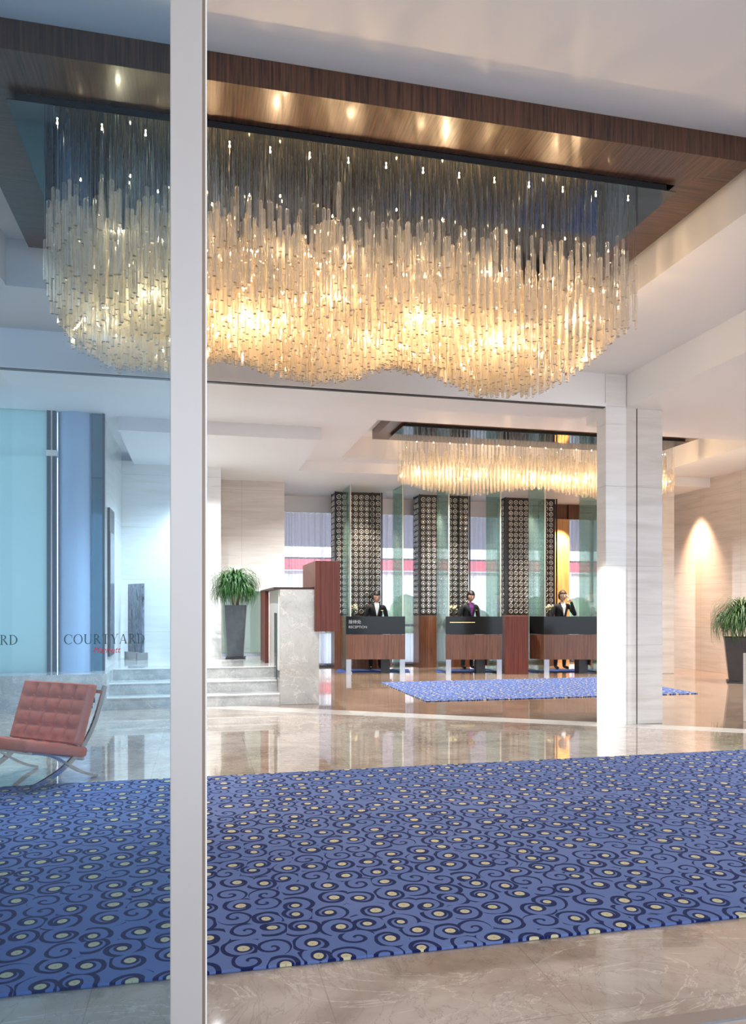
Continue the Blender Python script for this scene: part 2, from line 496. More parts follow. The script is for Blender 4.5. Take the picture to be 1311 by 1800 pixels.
# ------------------------------------------------------------------ mesh helpers
class MB:
    """Collects shapes and links them as one mesh object."""
    def __init__(s):
        s.v, s.f, s.mi, s.sm = [], [], [], []

    def add(s, vs, fs, mi=0, smooth=False):
        b = len(s.v)
        s.v += [tuple(v) for v in vs]
        s.f += [tuple(b + i for i in f) for f in fs]
        s.mi += [mi] * len(fs)
        s.sm += [smooth] * len(fs)
        return s

    def box(s, x0, x1, y0, y1, z0, z1, mi=0, mat=None):
        vs = [(x, y, z) for z in (z0, z1) for y in (y0, y1) for x in (x0, x1)]
        if mat is not None:
            vs = [mat @ Vector(v) for v in vs]
        return s.add(vs, [(0, 2, 3, 1), (4, 5, 7, 6), (0, 1, 5, 4), (2, 6, 7, 3), (0, 4, 6, 2), (1, 3, 7, 5)], mi)

    def prism(s, pts, z0, z1, mi=0):
        """pts counter-clockwise in plan."""
        n = len(pts)
        vs = [(x, y, z0) for x, y in pts] + [(x, y, z1) for x, y in pts]
        fs = [tuple(reversed(range(n))), tuple(range(n, 2 * n))]
        fs += [(i, (i + 1) % n, n + (i + 1) % n, n + i) for i in range(n)]
        return s.add(vs, fs, mi)

    def lathe(s, prof, seg=20, c=(0, 0, 0), mi=0, caps=True, smooth=True):
        vs, fs = [], []
        for r, z in prof:
            for k in range(seg):
                a = 2 * PI * k / seg
                vs.append((c[0] + r * math.cos(a), c[1] + r * math.sin(a), c[2] + z))
        for i in range(len(prof) - 1):
            for k in range(seg):
                k2 = (k + 1) % seg
                fs.append((i * seg + k, i * seg + k2, (i + 1) * seg + k2, (i + 1) * seg + k))
        s.add(vs, fs, mi, smooth)
        if caps:
            n = len(prof)
            s.add([vs[k] for k in range(seg)], [tuple(reversed(range(seg)))], mi)
            s.add([vs[(n - 1) * seg + k] for k in range(seg)], [tuple(range(seg))], mi)
        return s

    def tube(s, pts, r, seg=8, mi=0, flat=None):
        """Sweep along pts; r a number or list; flat=(w,t): rectangular bar, w along side axis."""
        pts = [Vector(p) for p in pts]
        n = len(pts)
        rings = []
        up0 = Vector((0, 0, 1))
        prev = None
        for i, p in enumerate(pts):
            t = (pts[min(i + 1, n - 1)] - pts[max(i - 1, 0)]).normalized()
            if prev is None:
                ref = up0 if abs(t.z) < 0.95 else Vector((1, 0, 0))
                a = t.cross(ref).normalized()
            else:
                a = (prev - t * prev.dot(t)).normalized()
            prev = a
            b = t.cross(a).normalized()
            if flat:
                w, th = flat
                ring = [p + a * (w * sx) + b * (th * sy) for sx, sy in ((-.5, -.5), (.5, -.5), (.5, .5), (-.5, .5))]
            else:
                rr = r[i] if isinstance(r, (list, tuple)) else r
                ring = [p + a * (rr * math.cos(2 * PI * k / seg)) + b * (rr * math.sin(2 * PI * k / seg)) for k in range(seg)]
            rings.append(ring)
        m = len(rings[0])
        vs = [v for ring in rings for v in ring]
        fs = []
        for i in range(n - 1):
            for k in range(m):
                k2 = (k + 1) % m
                fs.append((i * m + k, i * m + k2, (i + 1) * m + k2, (i + 1) * m + k))
        fs.append(tuple(reversed(range(m))))
        fs.append(tuple(range((n - 1) * m, n * m)))
        return s.add(vs, fs, mi, not flat)

    def sphere(s, c, r, seg=12, rings=8, mi=0, sc3=(1, 1, 1)):
        vs = [(c[0], c[1], c[2] - r * sc3[2])]
        for i in range(1, rings):
            a = -PI / 2 + PI * i / rings
            for k in range(seg):
                b = 2 * PI * k / seg
                vs.append((c[0] + r * sc3[0] * math.cos(a) * math.cos(b), c[1] + r * sc3[1] * math.cos(a) * math.sin(b), c[2] + r * sc3[2] * math.sin(a)))
        vs.append((c[0], c[1], c[2] + r * sc3[2]))
        fs = [(0, 1 + (k + 1) % seg, 1 + k) for k in range(seg)]
        for i in range(rings - 2):
            for k in range(seg):
                k2 = (k + 1) % seg
                fs.append((1 + i * seg + k, 1 + i * seg + k2, 1 + (i + 1) * seg + k2, 1 + (i + 1) * seg + k))
        last = 1 + (rings - 2) * seg
        fs += [(last + k, last + (k + 1) % seg, len(vs) - 1) for k in range(seg)]
        return s.add(vs, fs, mi, True)

    def mesh(s, name, mats):
        me = bpy.data.meshes.new(name)
        me.from_pydata(s.v, [], s.f)
        for m in (mats if isinstance(mats, (list, tuple)) else [mats]):
            me.materials.append(m)
        me.polygons.foreach_set('material_index', s.mi)
        me.polygons.foreach_set('use_smooth', s.sm)
        me.update()
        return me

    def build(s, name, mats, parent=None, bevel=0.0, loc=None):
        o = bpy.data.objects.new(name, s.mesh(name, mats))
        sc.collection.objects.link(o)
        if parent is not None:
            o.parent = parent
        if loc is not None:
            o.location = loc
        if bevel:
            md = o.modifiers.new('bevel', 'BEVEL')
            md.width = bevel
            md.segments = 2
            md.limit_method = 'ANGLE'
        return o


def tag(o, label=None, cat=None, group=None, kind=None):
    if label: o['label'] = label
    if cat: o['category'] = cat
    if group: o['group'] = group
    if kind: o['kind'] = kind
    return o


def thing(name, label, cat, loc=(0, 0, 0), rz=0.0, group=None):
    o = bpy.data.objects.new(name, None)
    o.empty_display_size = 0.1
    sc.collection.objects.link(o)
    o.location = loc
    o.rotation_euler = (0, 0, rz)
    return tag(o, label, cat, group)


def struct(name, mb, mat, bevel=0.0, label=None):
    o = mb.build(name, mat, None, bevel)
    o['kind'] = 'structure'
    if label: o['label'] = label
    return o


def W(lat, D, z=0.0):
    """A point given by its distance D from the entrance and its offset sideways."""
    return Vector((lat * CS + D * SN, D * CS - lat * SN, z))


def smoothmod(o, lv=1):
    md = o.modifiers.new('subsurf', 'SUBSURF')
    md.levels = lv
    md.render_levels = lv
    for p in o.data.polygons:
        p.use_smooth = True
    return o

# ------------------------------------------------------------------ levels
Z_TOP = 4.36      # ceiling of the coffer over the large chandelier
Z_MID = 3.97      # main ceiling
Z_LOW = 3.78      # dropped ceiling at the back
Z_BEAM = 3.60     # underside of beams
YB = 7.70         # front of the beam and column
Z_PLAT = 0.465

# ------------------------------------------------------------------ floor
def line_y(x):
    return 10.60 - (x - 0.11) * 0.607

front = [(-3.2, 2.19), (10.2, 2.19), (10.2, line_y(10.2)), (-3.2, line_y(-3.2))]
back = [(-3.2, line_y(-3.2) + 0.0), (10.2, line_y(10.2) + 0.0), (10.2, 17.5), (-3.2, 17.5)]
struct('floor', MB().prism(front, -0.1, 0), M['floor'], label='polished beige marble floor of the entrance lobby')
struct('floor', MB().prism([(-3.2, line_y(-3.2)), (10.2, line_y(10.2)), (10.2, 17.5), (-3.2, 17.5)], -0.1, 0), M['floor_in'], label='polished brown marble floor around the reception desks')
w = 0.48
struct('trim_1', MB().prism([(-1.4, line_y(-1.4) - w), (10.2, line_y(10.2) - w * 0.45), (10.2, line_y(10.2)), (-1.4, line_y(-1.4))], -0.02, 0.002), M['strip'], label='pale strip across the floor')  # paler band along the line where the floor tone changes
struct('floor', MB().box(-3.2, 14, -10, 2.13, -0.1, -0.002), M['floor'], label='beige stone floor outside the entrance')
struct('trim_2', MB().box(0.02, 10.2, 2.13, 2.19, -0.05, 0.006), M['steel'], label='steel door track across the entrance floor')
struct('trim_3', MB().box(-3.2, 0.02, 2.13, 2.19, -0.05, 0.006), M['steel'])
struct('ceiling', MB().box(-3.2, 14, -4.5, 2.0, Z_TOP, Z_TOP + 0.3), M['ceiling'], label='unseen white canopy added outside to cut the sky light')  # overhang added out of view to dim the daylight at the front
struct('floor', MB().box(-60, 80, 17.5, 90, -0.3, -0.12), M['outground'], label='pale street paving outside the back windows')

# ------------------------------------------------------------------ ceilings
def slab_with_hole(name, X0, X1, Y0, Y1, hx0, hx1, hy0, hy1, z0, z1, mat, label=None):
    mb = MB()
    mb.box(X0, hx0, Y0, Y1, z0, z1)
    mb.box(hx1, X1, Y0, Y1, z0, z1)
    if hy0 > Y0:
        mb.box(hx0, hx1, Y0, hy0, z0, z1)
    mb.box(hx0, hx1, hy1, Y1, z0, z1)
    return struct(name, mb, mat, label=label)

TX0, TX1, TY1 = -1.54, 3.55, 6.68
struct('ceiling', MB().box(-3.2, 10.2, 2.0, 17.5, Z_TOP, Z_TOP + 0.15), M['ceiling'], label='white upper ceiling above the large chandelier')
struct('ceiling', MB().box(-3.2, TX0, 2.0, YB, Z_MID, Z_TOP).box(TX1, 10.2, 2.0, YB, Z_MID, Z_TOP).box(TX0, TX1, TY1, YB, Z_MID, Z_TOP), M['ceiling'], label='white ceiling around the entrance coffer')
# second bay behind the beam: main ceiling with its own coffer
IX0, IX1, IY0, IY1 = 2.45, 8.75, 10.35, 13.1
slab_with_hole('ceiling', -3.2, 10.2, 8.3, 17.5, IX0, IX1, IY0, IY1, Z_MID, Z_TOP, M['ceiling'], label='white ceiling of the reception bay')
struct('ceiling', MB().box(-1.09, 1.74, 10.95, 14.8, Z_LOW, Z_MID).box(1.74, 10.2, 13.5, 17.5, Z_LOW, Z_MID).box(1.63, 1.74, 14.8, 17.5, Z_LOW, Z_MID), M['ceiling'], label='dropped white ceiling over the steps and the desks')
struct('beam', MB().box(-3.2, 4.46, YB, 8.3, Z_BEAM, Z_TOP), M['white'], label='white beam across the lobby ceiling')
struct('beam', MB().box(4.72, 10.2, 2.0, YB + 0.9, Z_BEAM, Z_MID), M['white'], label='white dropped ceiling on the right of the column')
struct('trim_4', MB().box(-3.2, 4.46, YB - 0.004, YB + 0.05, Z_BEAM - 0.014, Z_BEAM + 0.0), M['black'], label='black door channel under the beam')
struct('trim_5', MB().box(-3.2, 4.46, YB - 0.03, YB - 0.004, Z_BEAM - 0.005, Z_BEAM + 0.03), M['white'])

# ------------------------------------------------------------------ columns and walls
struct('column', MB().box(4.46, 4.715, YB - 0.02, 7.88, 0, Z_MID), M['marble_pale'], 0.004, 'white marble column at the end of the beam')
struct('column', MB().box(4.72, 4.855, YB, 8.3, 0, Z_BEAM).box(4.87, 5.19, YB, 8.3, 0, Z_BEAM), M['marble_wall'], 0.003, 'veined beige marble column beside the white one')
struct('trim_6', MB().box(4.855, 4.87, YB + 0.02, 8.2, 0, Z_BEAM), M['black'])
struct('column', MB().box(8.75, 9.23, 13.3, 13.75, 0, Z_MID), M['marble_wall'], 0.003, 'far marble pier beside the right wall')
struct('wall_right', MB().box(10.2, 10.45, 2.19, 17.5, 0, Z_TOP + 0.15), M['marble_wall'], label='veined marble wall on the right')
# unseen left wall added to block the sun, slit to light only the column
WX0, WX1 = -3.45, -3.2
struct('wall_sun_slit', MB().box(WX0, WX1, -10, 3.32, -0.1, 5.2).box(WX0, WX1, 3.72, 10.6, -0.1, 5.2).box(WX0, WX1, 3.32, 3.72, -0.1, 1.9).box(WX0, WX1, 3.32, 3.72, 4.1, 5.2), M['marble_pale'])
# platform and steps
plat = MB()
plat.prism([(-3.2, 10.30), (-1.17, 10.30), (-1.17, 11.10), (1.07, 11.10), (1.07, 11.70), (1.63, 11.70), (1.63, 14.8), (-3.2, 14.8)], 0.0, Z_PLAT)
struct('floor', plat, M['step'], label='raised grey marble platform behind the steps')
for i, (ya, zt) in enumerate(((10.30, 0.155), (10.62, 0.31))):
    struct('floor', MB().box(-1.17, 1.07, ya, 11.10, zt - 0.155, zt), M['step'], label=('lowest' if i == 0 else 'second') + ' grey marble step up to the platform')
for i, (ya, zt) in enumerate(((10.30, 0.155), (10.62, 0.31), (11.10, 0.465))):
    struct('trim_%d' % (10 + i), MB().box(-1.17, 1.07, ya - 0.012, ya + 0.05, zt - 0.012, zt + 0.003), M['nosing'])
struct('wall_back', MB().box(-3.2, 0.37, 13.5, 14.8, Z_PLAT, Z_LOW + 0.05), M['marble_pale'], label='pale marble wall behind the steps')
struct('wall_back', MB().box(0.37, 1.63, 14.8, 15.0, 0, Z_LOW + 0.05).box(1.55, 1.63, 15.0, 16.6, 0, Z_LOW), M['marble_wall'], label='veined marble wall behind the potted plant')
struct('wall_side', MB().box(-1.45, -1.29, 11.0, 13.5, Z_PLAT, Z_MID), M['marble_pale'], label='pale marble side wall on the platform')
# back window wall
YW = 16.6
struct('wall_back', MB().box(1.63, 8.22, YW, YW + 0.2, 3.42, Z_LOW), M['white'], label='white header above the back windows')
struct('wall_back', MB().box(8.22, 8.62, YW - 0.1, YW + 0.2, 0, 3.42), M['goldwood'], label='honey veneer panel lit by a wall washer')
struct('wall_back', MB().box(8.62, 10.2, YW - 0.06, YW + 0.2, 3.42, Z_LOW).box(8.22, 8.62, YW, YW + 0.2, 3.42, Z_LOW), M['brownwood'])
mb = MB()
for x in (1.66, 3.6, 5.3, 6.9, 8.16, 9.3):
    mb.box(x - 0.03, x + 0.03, YW + 0.05, YW + 0.12, 0, 3.42)
mb.box(1.63, 10.2, YW + 0.05, YW + 0.12, 0, 0.06).box(1.63, 10.2, YW + 0.05, YW + 0.12, 0.88, 0.93)
win = struct('window_1', MB().box(1.63, 10.2, YW + 0.08, YW + 0.09, 0, 3.42), M['glass_clear'], label='window wall behind the reception desks')
mb.build('window_frame', M['mullion'], win)

# sheer curtains between the clad columns
def curtain(x0, x1, label, z0=0.03, z1=3.40):
    n = int((x1 - x0) / 0.018)
    rnd = random.Random(int(x0 * 100))
    vs, fs = [], []
    ph = rnd.random() * 6
    for i in range(n + 1):
        x = x0 + (x1 - x0) * i / n
        y = YW - 0.10 + 0.032 * math.sin(x * 48 + ph + 1.3 * math.sin(x * 7))
        for z in (z0, z1):
            vs.append((x, y, z))
    for i in range(n):
        fs.append((2 * i, 2 * i + 2, 2 * i + 3, 2 * i + 1))
    o = MB().add(vs, fs, 0, True).build('curtain', M['sheer'])
    return tag(o, label, 'curtain', 'sheer curtains at the back windows')

curtain(1.68, 3.05, 'long sheer mauve curtain left of the clad columns, beside the marble wall')
curtain(3.70, 4.85, 'sheer mauve curtain between the first and middle ring-screened columns')
curtain(5.75, 6.80, 'sheer mauve curtain between the middle and right ring-screened columns')
curtain(8.66, 9.9, 'sheer mauve curtain right of the honey veneer panel')

# street outside
out = thing('street_building', 'pale building with red fascia band across the street behind the curtains', 'building', (6, 50, 0))
MB().box(-45, 60, 0, 8, -0.12, 3.7).box(-45, 60, 0, 8, 4.6, 5.3).build('wall', M['facade'], out)
MB().box(-45, 60, -0.6, 0.0, 3.75, 4.45).build('fascia', M['redband'], out)
MB().box(-45, 60, 0.4, 8, 5.3, 22).build('upper_storey', M['facadegrey'], out)
rnd = random.Random(3)
hm = MB()
for i in range(46):
    x = -14 + i * 1.1 + rnd.uniform(-.3, .3)
    r = rnd.uniform(0.5, 1.1)
    hm.sphere((x, 40 + rnd.uniform(-.5, .5), r * 0.8 - 0.12), r, 8, 6, sc3=(1, 1, rnd.uniform(0.8, 1.3)))
tag(hm.build('hedge', M['hedge']), 'low green hedge along the street behind the curtains', 'hedge', kind='stuff')

# ------------------------------------------------------------------ left window wall
YL = 10.85
win2 = struct('window_2', MB().box(-3.2, -1.99, YL, YL + 0.03, Z_PLAT, Z_MID), M['glass_cyan'], label='aqua frosted glass window behind the chair')
mb = MB().box(-1.99, -1.94, YL - 0.03, YL + 0.06, Z_PLAT, Z_MID).box(-1.92, -1.875, YL - 0.03, YL + 0.06, Z_PLAT, Z_MID)
mb.build('window_frame', M['mullion'], win2)
MB().box(-1.94, -1.92, YL - 0.02, YL + 0.04, Z_PLAT, Z_MID).box(-2.0, -1.86, YL - 0.035, YL - 0.03, 3.36, 3.44).build('window_glazing_bar', M['nosing'], win2)
cyl = MB()
n = 20
vs, fs = [], []
for i in range(n + 1):
    a = PI + PI * i / n
    vs += [(-1.645 + 0.225 * math.cos(a), YL + 0.10 + 0.17 * math.sin(a), z) for z in (Z_PLAT, Z_MID)]
for i in range(n):
    fs.append((2 * i, 2 * i + 2, 2 * i + 3, 2 * i + 1))
cyl.add(vs, fs, 0, True)
struct('column', cyl, M['bluecol'], label='rounded pale blue column in the left window')
struct('window_3', MB().box(-1.43, -1.27, YL + 0.0, YL + 0.03, Z_PLAT, Z_MID), M['glass_teal'], label='narrow teal glass strip beside the blue column')
struct('trim_14', MB().box(-1.285, -1.255, YL - 0.02, YL + 0.05, Z_PLAT, Z_MID), M['mullion'])

# artworks in the platform corner
def art_mat():
    t = NT('ink_streak_artwork')
    f = t.noise(t.coords((6, 6, 1.2)), 1.6, 5, 0.6, 2.5)
    c = t.ramp(f, [(0.38, (0.02, 0.025, 0.04)), (0.5, (0.20, 0.25, 0.34)), (0.58, (0.05, 0.06, 0.09)), (0.75, (0.55, 0.62, 0.72))])
    return t.surf(t.bsdf(c, 0.2).outputs[0])
M['art'] = art_mat()
a1 = thing('wall_picture', 'tall dark abstract picture hung on the pale side wall by the steps', 'picture', (-1.29, 11.75, 0.62))
MB().box(0.0, 0.035, -0.30, 0.30, 0, 2.15).build('picture_frame', M['plastic'], a1)
MB().box(0.035, 0.04, -0.26, 0.26, 0.04, 1.80).build('picture', M['art'], a1)
a2 = thing('display_panel', 'narrow grey streaked panel standing against the pale wall behind the steps', 'panel', (-1.02, 13.05, Z_PLAT), math.radians(-62))
MB().box(-0.28, 0.28, -0.02, 0.02, 0.12, 1.25).build('panel_board', M['art'], a2)
for _s in (-0.23, 0.23):
    MB().box(_s - 0.03, _s + 0.03, -0.09, 0.09, 0, 0.12).build('panel_foot', M['steel'], a2)

# low wall behind plant: green glass with a pale cap
lw = thing('glass_balustrade', 'low pale green glass balustrade with white cap behind the grey planter', 'balustrade', (0, 13.41, Z_PLAT))
MB().box(0.38, 1.10, 0, 0.02, 0.0, 1.14).build('glass_panel', M['glass_low'], lw)
MB().box(0.36, 1.14, -0.05, 0.08, 1.14, 1.20).build('handrail', M['nosing'], lw)
MB().box(0.38, 1.10, -0.015, 0.035, 0.0, 0.05).build('bottom_rail', M['steel'], lw)

# marble block, its dark top, the side trim and the cantilevered wooden box
blk = thing('marble_counter', 'tall grey marble counter block at the right end of the steps', 'counter', (0, 0, 0))
MB().box(1.072, 1.61, 10.29, 11.69, 0.0, 1.575).build('counter_body', M['block'], blk, 0.004)
MB().box(0.985, 1.60, 10.30, 12.6, 1.577, 1.605).build('counter_top', M['strap'], blk)
MB().box(1.055, 1.071, 10.36, 11.69, Z_PLAT, 1.575).build('side_panel', M['nosing'], blk)
MB().box(1.045, 1.054, 10.55, 10.85, 0.33, 1.25).build('slot', M['blackglass'], blk)
MB().box(0.99, 1.05, 11.75, 12.6, Z_PLAT, 1.576).build('end_panel', M['redwood'], blk)
bx_ = thing('wooden_box', 'red brown veneered box cantilevered from the corner of the marble counter', 'cabinet')
MB().box(1.612, 1.88, 10.17, 11.45, 1.0, 1.965).box(1.54, 1.612, 10.17, 10.285, 1.0, 1.965).box(1.54, 1.612, 10.285, 11.45, 1.61, 1.965).build('cabinet_body', M['redwood'], bx_, 0.003)

# ------------------------------------------------------------------ entrance frame and glass pane
post = thing('door_post', 'champagne metal post standing in front of the whole view', 'post', (0, 0, 0))
MB().box(-0.077, 0.008, 2.125, 2.20, 0.006, Z_TOP).build('post_body', M['post'], post, 0.002)
MB().box(0.008, 0.0165, 2.14, 2.20, 0.006, Z_TOP).build('gasket', M['postdark'], post)
MB().box(0.0165, 0.021, 2.14, 2.20, 0.006, Z_TOP).build('edge_strip', M['nosing'], post)
struct('window_4', MB().box(-3.2, -0.0775, 2.158, 2.170, 0.006, Z_TOP), M['glass_front'], label='blue tinted entrance glass left of the post')

# ------------------------------------------------------------------ lettering on the glass (cut serif letters)
def ell(cx, cy, rx, ry, a0, a1, n=24):
    return [(cx + rx * math.cos(a0 + (a1 - a0) * i / n), cy + ry * math.sin(a0 + (a1 - a0) * i / n)) for i in range(n + 1)]

def strip_between(mb, A, B, th):
    n = len(A)
    vs = [(x, 0, y) for x, y in A] + [(x, 0, y) for x, y in B] + [(x, th, y) for x, y in A] + [(x, th, y) for x, y in B]
    fs = []
    for i in range(n - 1):
        fs.append((i, i + 1, n + i + 1, n + i))
        fs.append((2 * n + i, 3 * n + i, 3 * n + i + 1, 2 * n + i + 1))
    mb.add(vs, fs)

def quad(mb, pts, th):
    vs = [(x, 0, y) for x, y in pts] + [(x, th, y) for x, y in pts]
    mb.add(vs, [(0, 1, 2, 3), (7, 6, 5, 4), (0, 4, 5, 1), (1, 5, 6, 2), (2, 6, 7, 3), (3, 7, 4, 0)])

def letter(mb, ch, x, h, th):
    """Draws one roman capital at x, returns its advance."""
    T, t, s = 0.13 * h, 0.05 * h, 0.045 * h
    def Q(*p): quad(mb, [(x + a, b) for a, b in p], th)
    def stem(cx, y0=0, y1=h, serif0=True, serif1=True, wd=T):
        Q((cx - wd / 2, y0), (cx + wd / 2, y0), (cx + wd / 2, y1), (cx - wd / 2, y1))
        if serif0: Q((cx - wd * 1.15, y0), (cx + wd * 1.15, y0), (cx + wd * 1.15, y0 + s), (cx - wd * 1.15, y0 + s))
        if serif1: Q((cx - wd * 1.15, y1 - s), (cx + wd * 1.15, y1 - s), (cx + wd * 1.15, y1), (cx - wd * 1.15, y1))
    if ch == 'O':
        strip_between(mb, ell(x + .5 * h, .5 * h, .5 * h, .52 * h, 0, 2 * PI, 40), ell(x + .5 * h, .5 * h, .37 * h, .47 * h, 0, 2 * PI, 40), th)
        return 1.0 * h
    if ch == 'C':
        strip_between(mb, ell(x + .5 * h, .5 * h, .5 * h, .52 * h, .7, 2 * PI - .7, 34), ell(x + .52 * h, .5 * h, .38 * h, .47 * h, .75, 2 * PI - .75, 34), th)
        Q((.84 * h, .62 * h), (.88 * h, .62 * h), (.88 * h, .95 * h), (.84 * h, .95 * h))
        return .92 * h
    if ch == 'U':
        stem(.16 * h, .3 * h, h, False); stem(.76 * h, .3 * h, h, False, True, t)
        strip_between(mb, ell(x + .46 * h, .32 * h, .365 * h, .34 * h, PI, 2 * PI, 20), ell(x + .48 * h, .32 * h, .255 * h, .29 * h, PI, 2 * PI, 20), th)
        return .92 * h
    if ch == 'R':
        stem(.18 * h)
        strip_between(mb, ell(x + .28 * h, .76 * h, .36 * h, .24 * h, -PI / 2, PI / 2, 16), ell(x + .28 * h, .76 * h, .23 * h, .19 * h, -PI / 2, PI / 2, 16), th)
        Q((.3 * h, .52 * h), (.43 * h, .54 * h), (.86 * h, 0), (.70 * h, 0))
        return .82 * h
    if ch == 'T':
        stem(.42 * h, 0, h, True, False)
        Q((0, h - t), (.84 * h, h - t), (.84 * h, h), (0, h))
        Q((0, h - .18 * h), (.04 * h, h - .18 * h), (.05 * h, h), (0, h)); Q((.80 * h, h - .18 * h), (.84 * h, h - .18 * h), (.84 * h, h), (.79 * h, h))
        return .84 * h
    if ch == 'Y':
        stem(.44 * h, 0, .5 * h, True, False)
        Q((.38 * h, .42 * h), (.50 * h, .46 * h), (.20 * h, h), (.05 * h, h)); Q((.44 * h, .42 * h), (.50 * h, .46 * h), (.82 * h, h), (.76 * h, h))
        Q((-.02 * h, h - s), (.28 * h, h - s), (.28 * h, h), (-.02 * h, h)); Q((.66 * h, h - s), (.92 * h, h - s), (.92 * h, h), (.66 * h, h))
        return .86 * h
    if ch == 'A':
        Q((.08 * h, 0), (.14 * h, 0), (.50 * h, h), (.42 * h, h)); Q((.70 * h, 0), (.86 * h, 0), (.52 * h, h), (.42 * h, h))
        Q((.22 * h, .32 * h), (.72 * h, .32 * h), (.72 * h, .37 * h), (.22 * h, .37 * h))
        Q((0, 0), (.24 * h, 0), (.24 * h, s), (0, s)); Q((.62 * h, 0), (.94 * h, 0), (.94 * h, s), (.62 * h, s))
        return .92 * h
    if ch == 'D':
        stem(.18 * h)
        strip_between(mb, ell(x + .3 * h, .5 * h, .6 * h, .5 * h, -PI / 2, PI / 2, 22), ell(x + .3 * h, .5 * h, .46 * h, .45 * h, -PI / 2, PI / 2, 22), th)
        return .94 * h
    return .4 * h

def text_mesh(name, body, size, mat, parent, loc, rot, shear=0.0, extrude=0.0004, sx=1.0):
    cu = bpy.data.curves.new(name, 'FONT')
    cu.body = body
    cu.size = size
    cu.shear = shear
    cu.extrude = extrude
    cu.resolution_u = 4
    tmp = bpy.data.objects.new(name, cu)
    sc.collection.objects.link(tmp)
    bpy.context.view_layer.update()
    me = bpy.data.meshes.new_from_object(tmp.evaluated_get(bpy.context.evaluated_depsgraph_get()))
    bpy.data.objects.remove(tmp)
    me.materials.clear()
    me.materials.append(mat)
    o = bpy.data.objects.new(name, me)
    sc.collection.objects.link(o)
    o.parent = parent
    o.location = loc
    o.rotation_euler = rot
    o.scale = (sx, 1, 1)
    return o

def logo(x_end, label):
    root = thing('glass_lettering', label, 'sign', (x_end, 2.1565, 1.247), 0, 'lettering on the entrance glass')
    mb = MB()
    h = 0.0262
    x, gap = 0.0, 0.0058 * 0.55
    word = 'COURTYARD'
    for ch in word:
        x += letter(mb, ch, x, h, 0.0006) + gap
    wd = x - gap
    k = 0.2085 / wd
    mb.v = [((vx * k) - 0.2085, vy, vz) for vx, vy, vz in mb.v]
    mb.build('word', M['teal_text'], root)
    # script-like red word beneath
    text_mesh('word_small', 'Marriott', 0.0235, M['red_text'], root, (-0.135, 0.0003, -0.0245), (PI / 2, 0, 0), 0.25, 0.0003, 0.86)
    return root

logo(-0.145, 'dark green COURTYARD lettering with small red word, nearest the post')
logo(-0.468, 'dark green lettering cut by the left edge of the picture')

# ------------------------------------------------------------------ rugs
def rug(name, x0, x1, y0, y1, label):
    mb = MB()
    r = 0.03
    pts = []
    for cx, cy_, a in ((x1 - r, y0 + r, -PI / 2), (x1 - r, y1 - r, 0), (x0 + r, y1 - r, PI / 2), (x0 + r, y0 + r, PI)):
        for k in range(5):
            pts.append((cx + r * math.cos(a + PI / 8 * k), cy_ + r * math.sin(a + PI / 8 * k)))
    mb.prism(pts, 0.001, 0.013)
    o = mb.build(name, M['carpet'], None, 0.004)
    return tag(o, label, 'rug')

rug('rug', -1.43, 6.1, 2.815, 6.06, 'large blue rug with navy curls and cream dots in the foreground')
rug('rug', 3.10, 7.46, 10.14, 12.86, 'smaller blue curl patterned rug in front of the reception desks')

# ------------------------------------------------------------------ wooden ceiling panel
def ceiling_panel(x0, x1, y0, y1, mx, my, z0, z1, label):
    root = thing('ceiling_panel', label, 'ceiling panel', (0, 0, 0), 0, None)
    # four mitred boards round the plate, each with its outer fascia
    for k, (pts, mat) in enumerate((
        ([(x0, y0), (x1, y0), (x1 - mx, y0 + my), (x0 + mx, y0 + my)], M['wood_x']),
        ([(x1, y0), (x1, y1), (x1 - mx, y1 - my), (x1 - mx, y0 + my)], M['wood_y']),
        ([(x1, y1), (x0, y1), (x0 + mx, y1 - my), (x1 - mx, y1 - my)], M['wood_x']),
        ([(x0, y1), (x0, y0), (x0 + mx, y0 + my), (x0 + mx, y1 - my)], M['wood_y']))):
        MB().prism(pts, z0, z1).build('veneer_board', mat, root)
    return root

PX0, PX1, PY0, PY1, PZ = -1.32, 3.47, 4.18, 6.45, 4.20
ceiling_panel(PX0, PX1, PY0, PY1, 0.33, 0.34, PZ, Z_TOP - 0.002, 'dark wood veneer panel in the ceiling round the large near chandelier')
QX0, QX1, QY0, QY1 = 2.88, 8.30, 11.14, 12.55
ceiling_panel(QX0, QX1, QY0, QY1, 0.30, 0.22, PZ, Z_TOP - 0.002, 'dark wood veneer panel in the ceiling round the far chandelier')

# ------------------------------------------------------------------ chandeliers
def lerp_tab(tab, x):
    if x <= tab[0][0]: return tab[0][1]
    for (a, fa), (b, fb) in zip(tab, tab[1:]):
        if x <= b:
            u = (x - a) / (b - a)
            u = u * u * (3 - 2 * u)
            return fa + (fb - fa) * u
    return tab[-1][1]

ROD = {}
def rod_mesh(r, L):
    key = (round(r, 4), round(L, 3))
    if key not in ROD:
        mb = MB()
        rod_geo(mb, 0, 0, 0, r, L, 0.3)
        ROD[key] = mb.mesh('rod', [M['crystal'], M['rodcap']])
    return ROD[key]

def rod_geo(mb, x, y, ztop, r, L, ph, seg=6):
    vs = []
    for z, rr in ((ztop, r * 0.55), (ztop - 0.008, r), (ztop - L + 0.004, r), (ztop - L, r * 0.8)):
        vs += [(x + rr * math.cos(ph + 2 * PI * k / seg), y + rr * math.sin(ph + 2 * PI * k / seg), z) for k in range(seg)]
    fs = [tuple(range(seg))]
    for i in range(3):
        for k in range(seg):
            k2 = (k + 1) % seg
            fs.append((i * seg + k, (i + 1) * seg + k, (i + 1) * seg + k2, i * seg + k2))
    mb.add(vs, fs)
    k0 = len(mb.v) - seg
    mb.f.append(tuple(reversed(range(k0, k0 + seg)))); mb.mi.append(1); mb.sm.append(False)

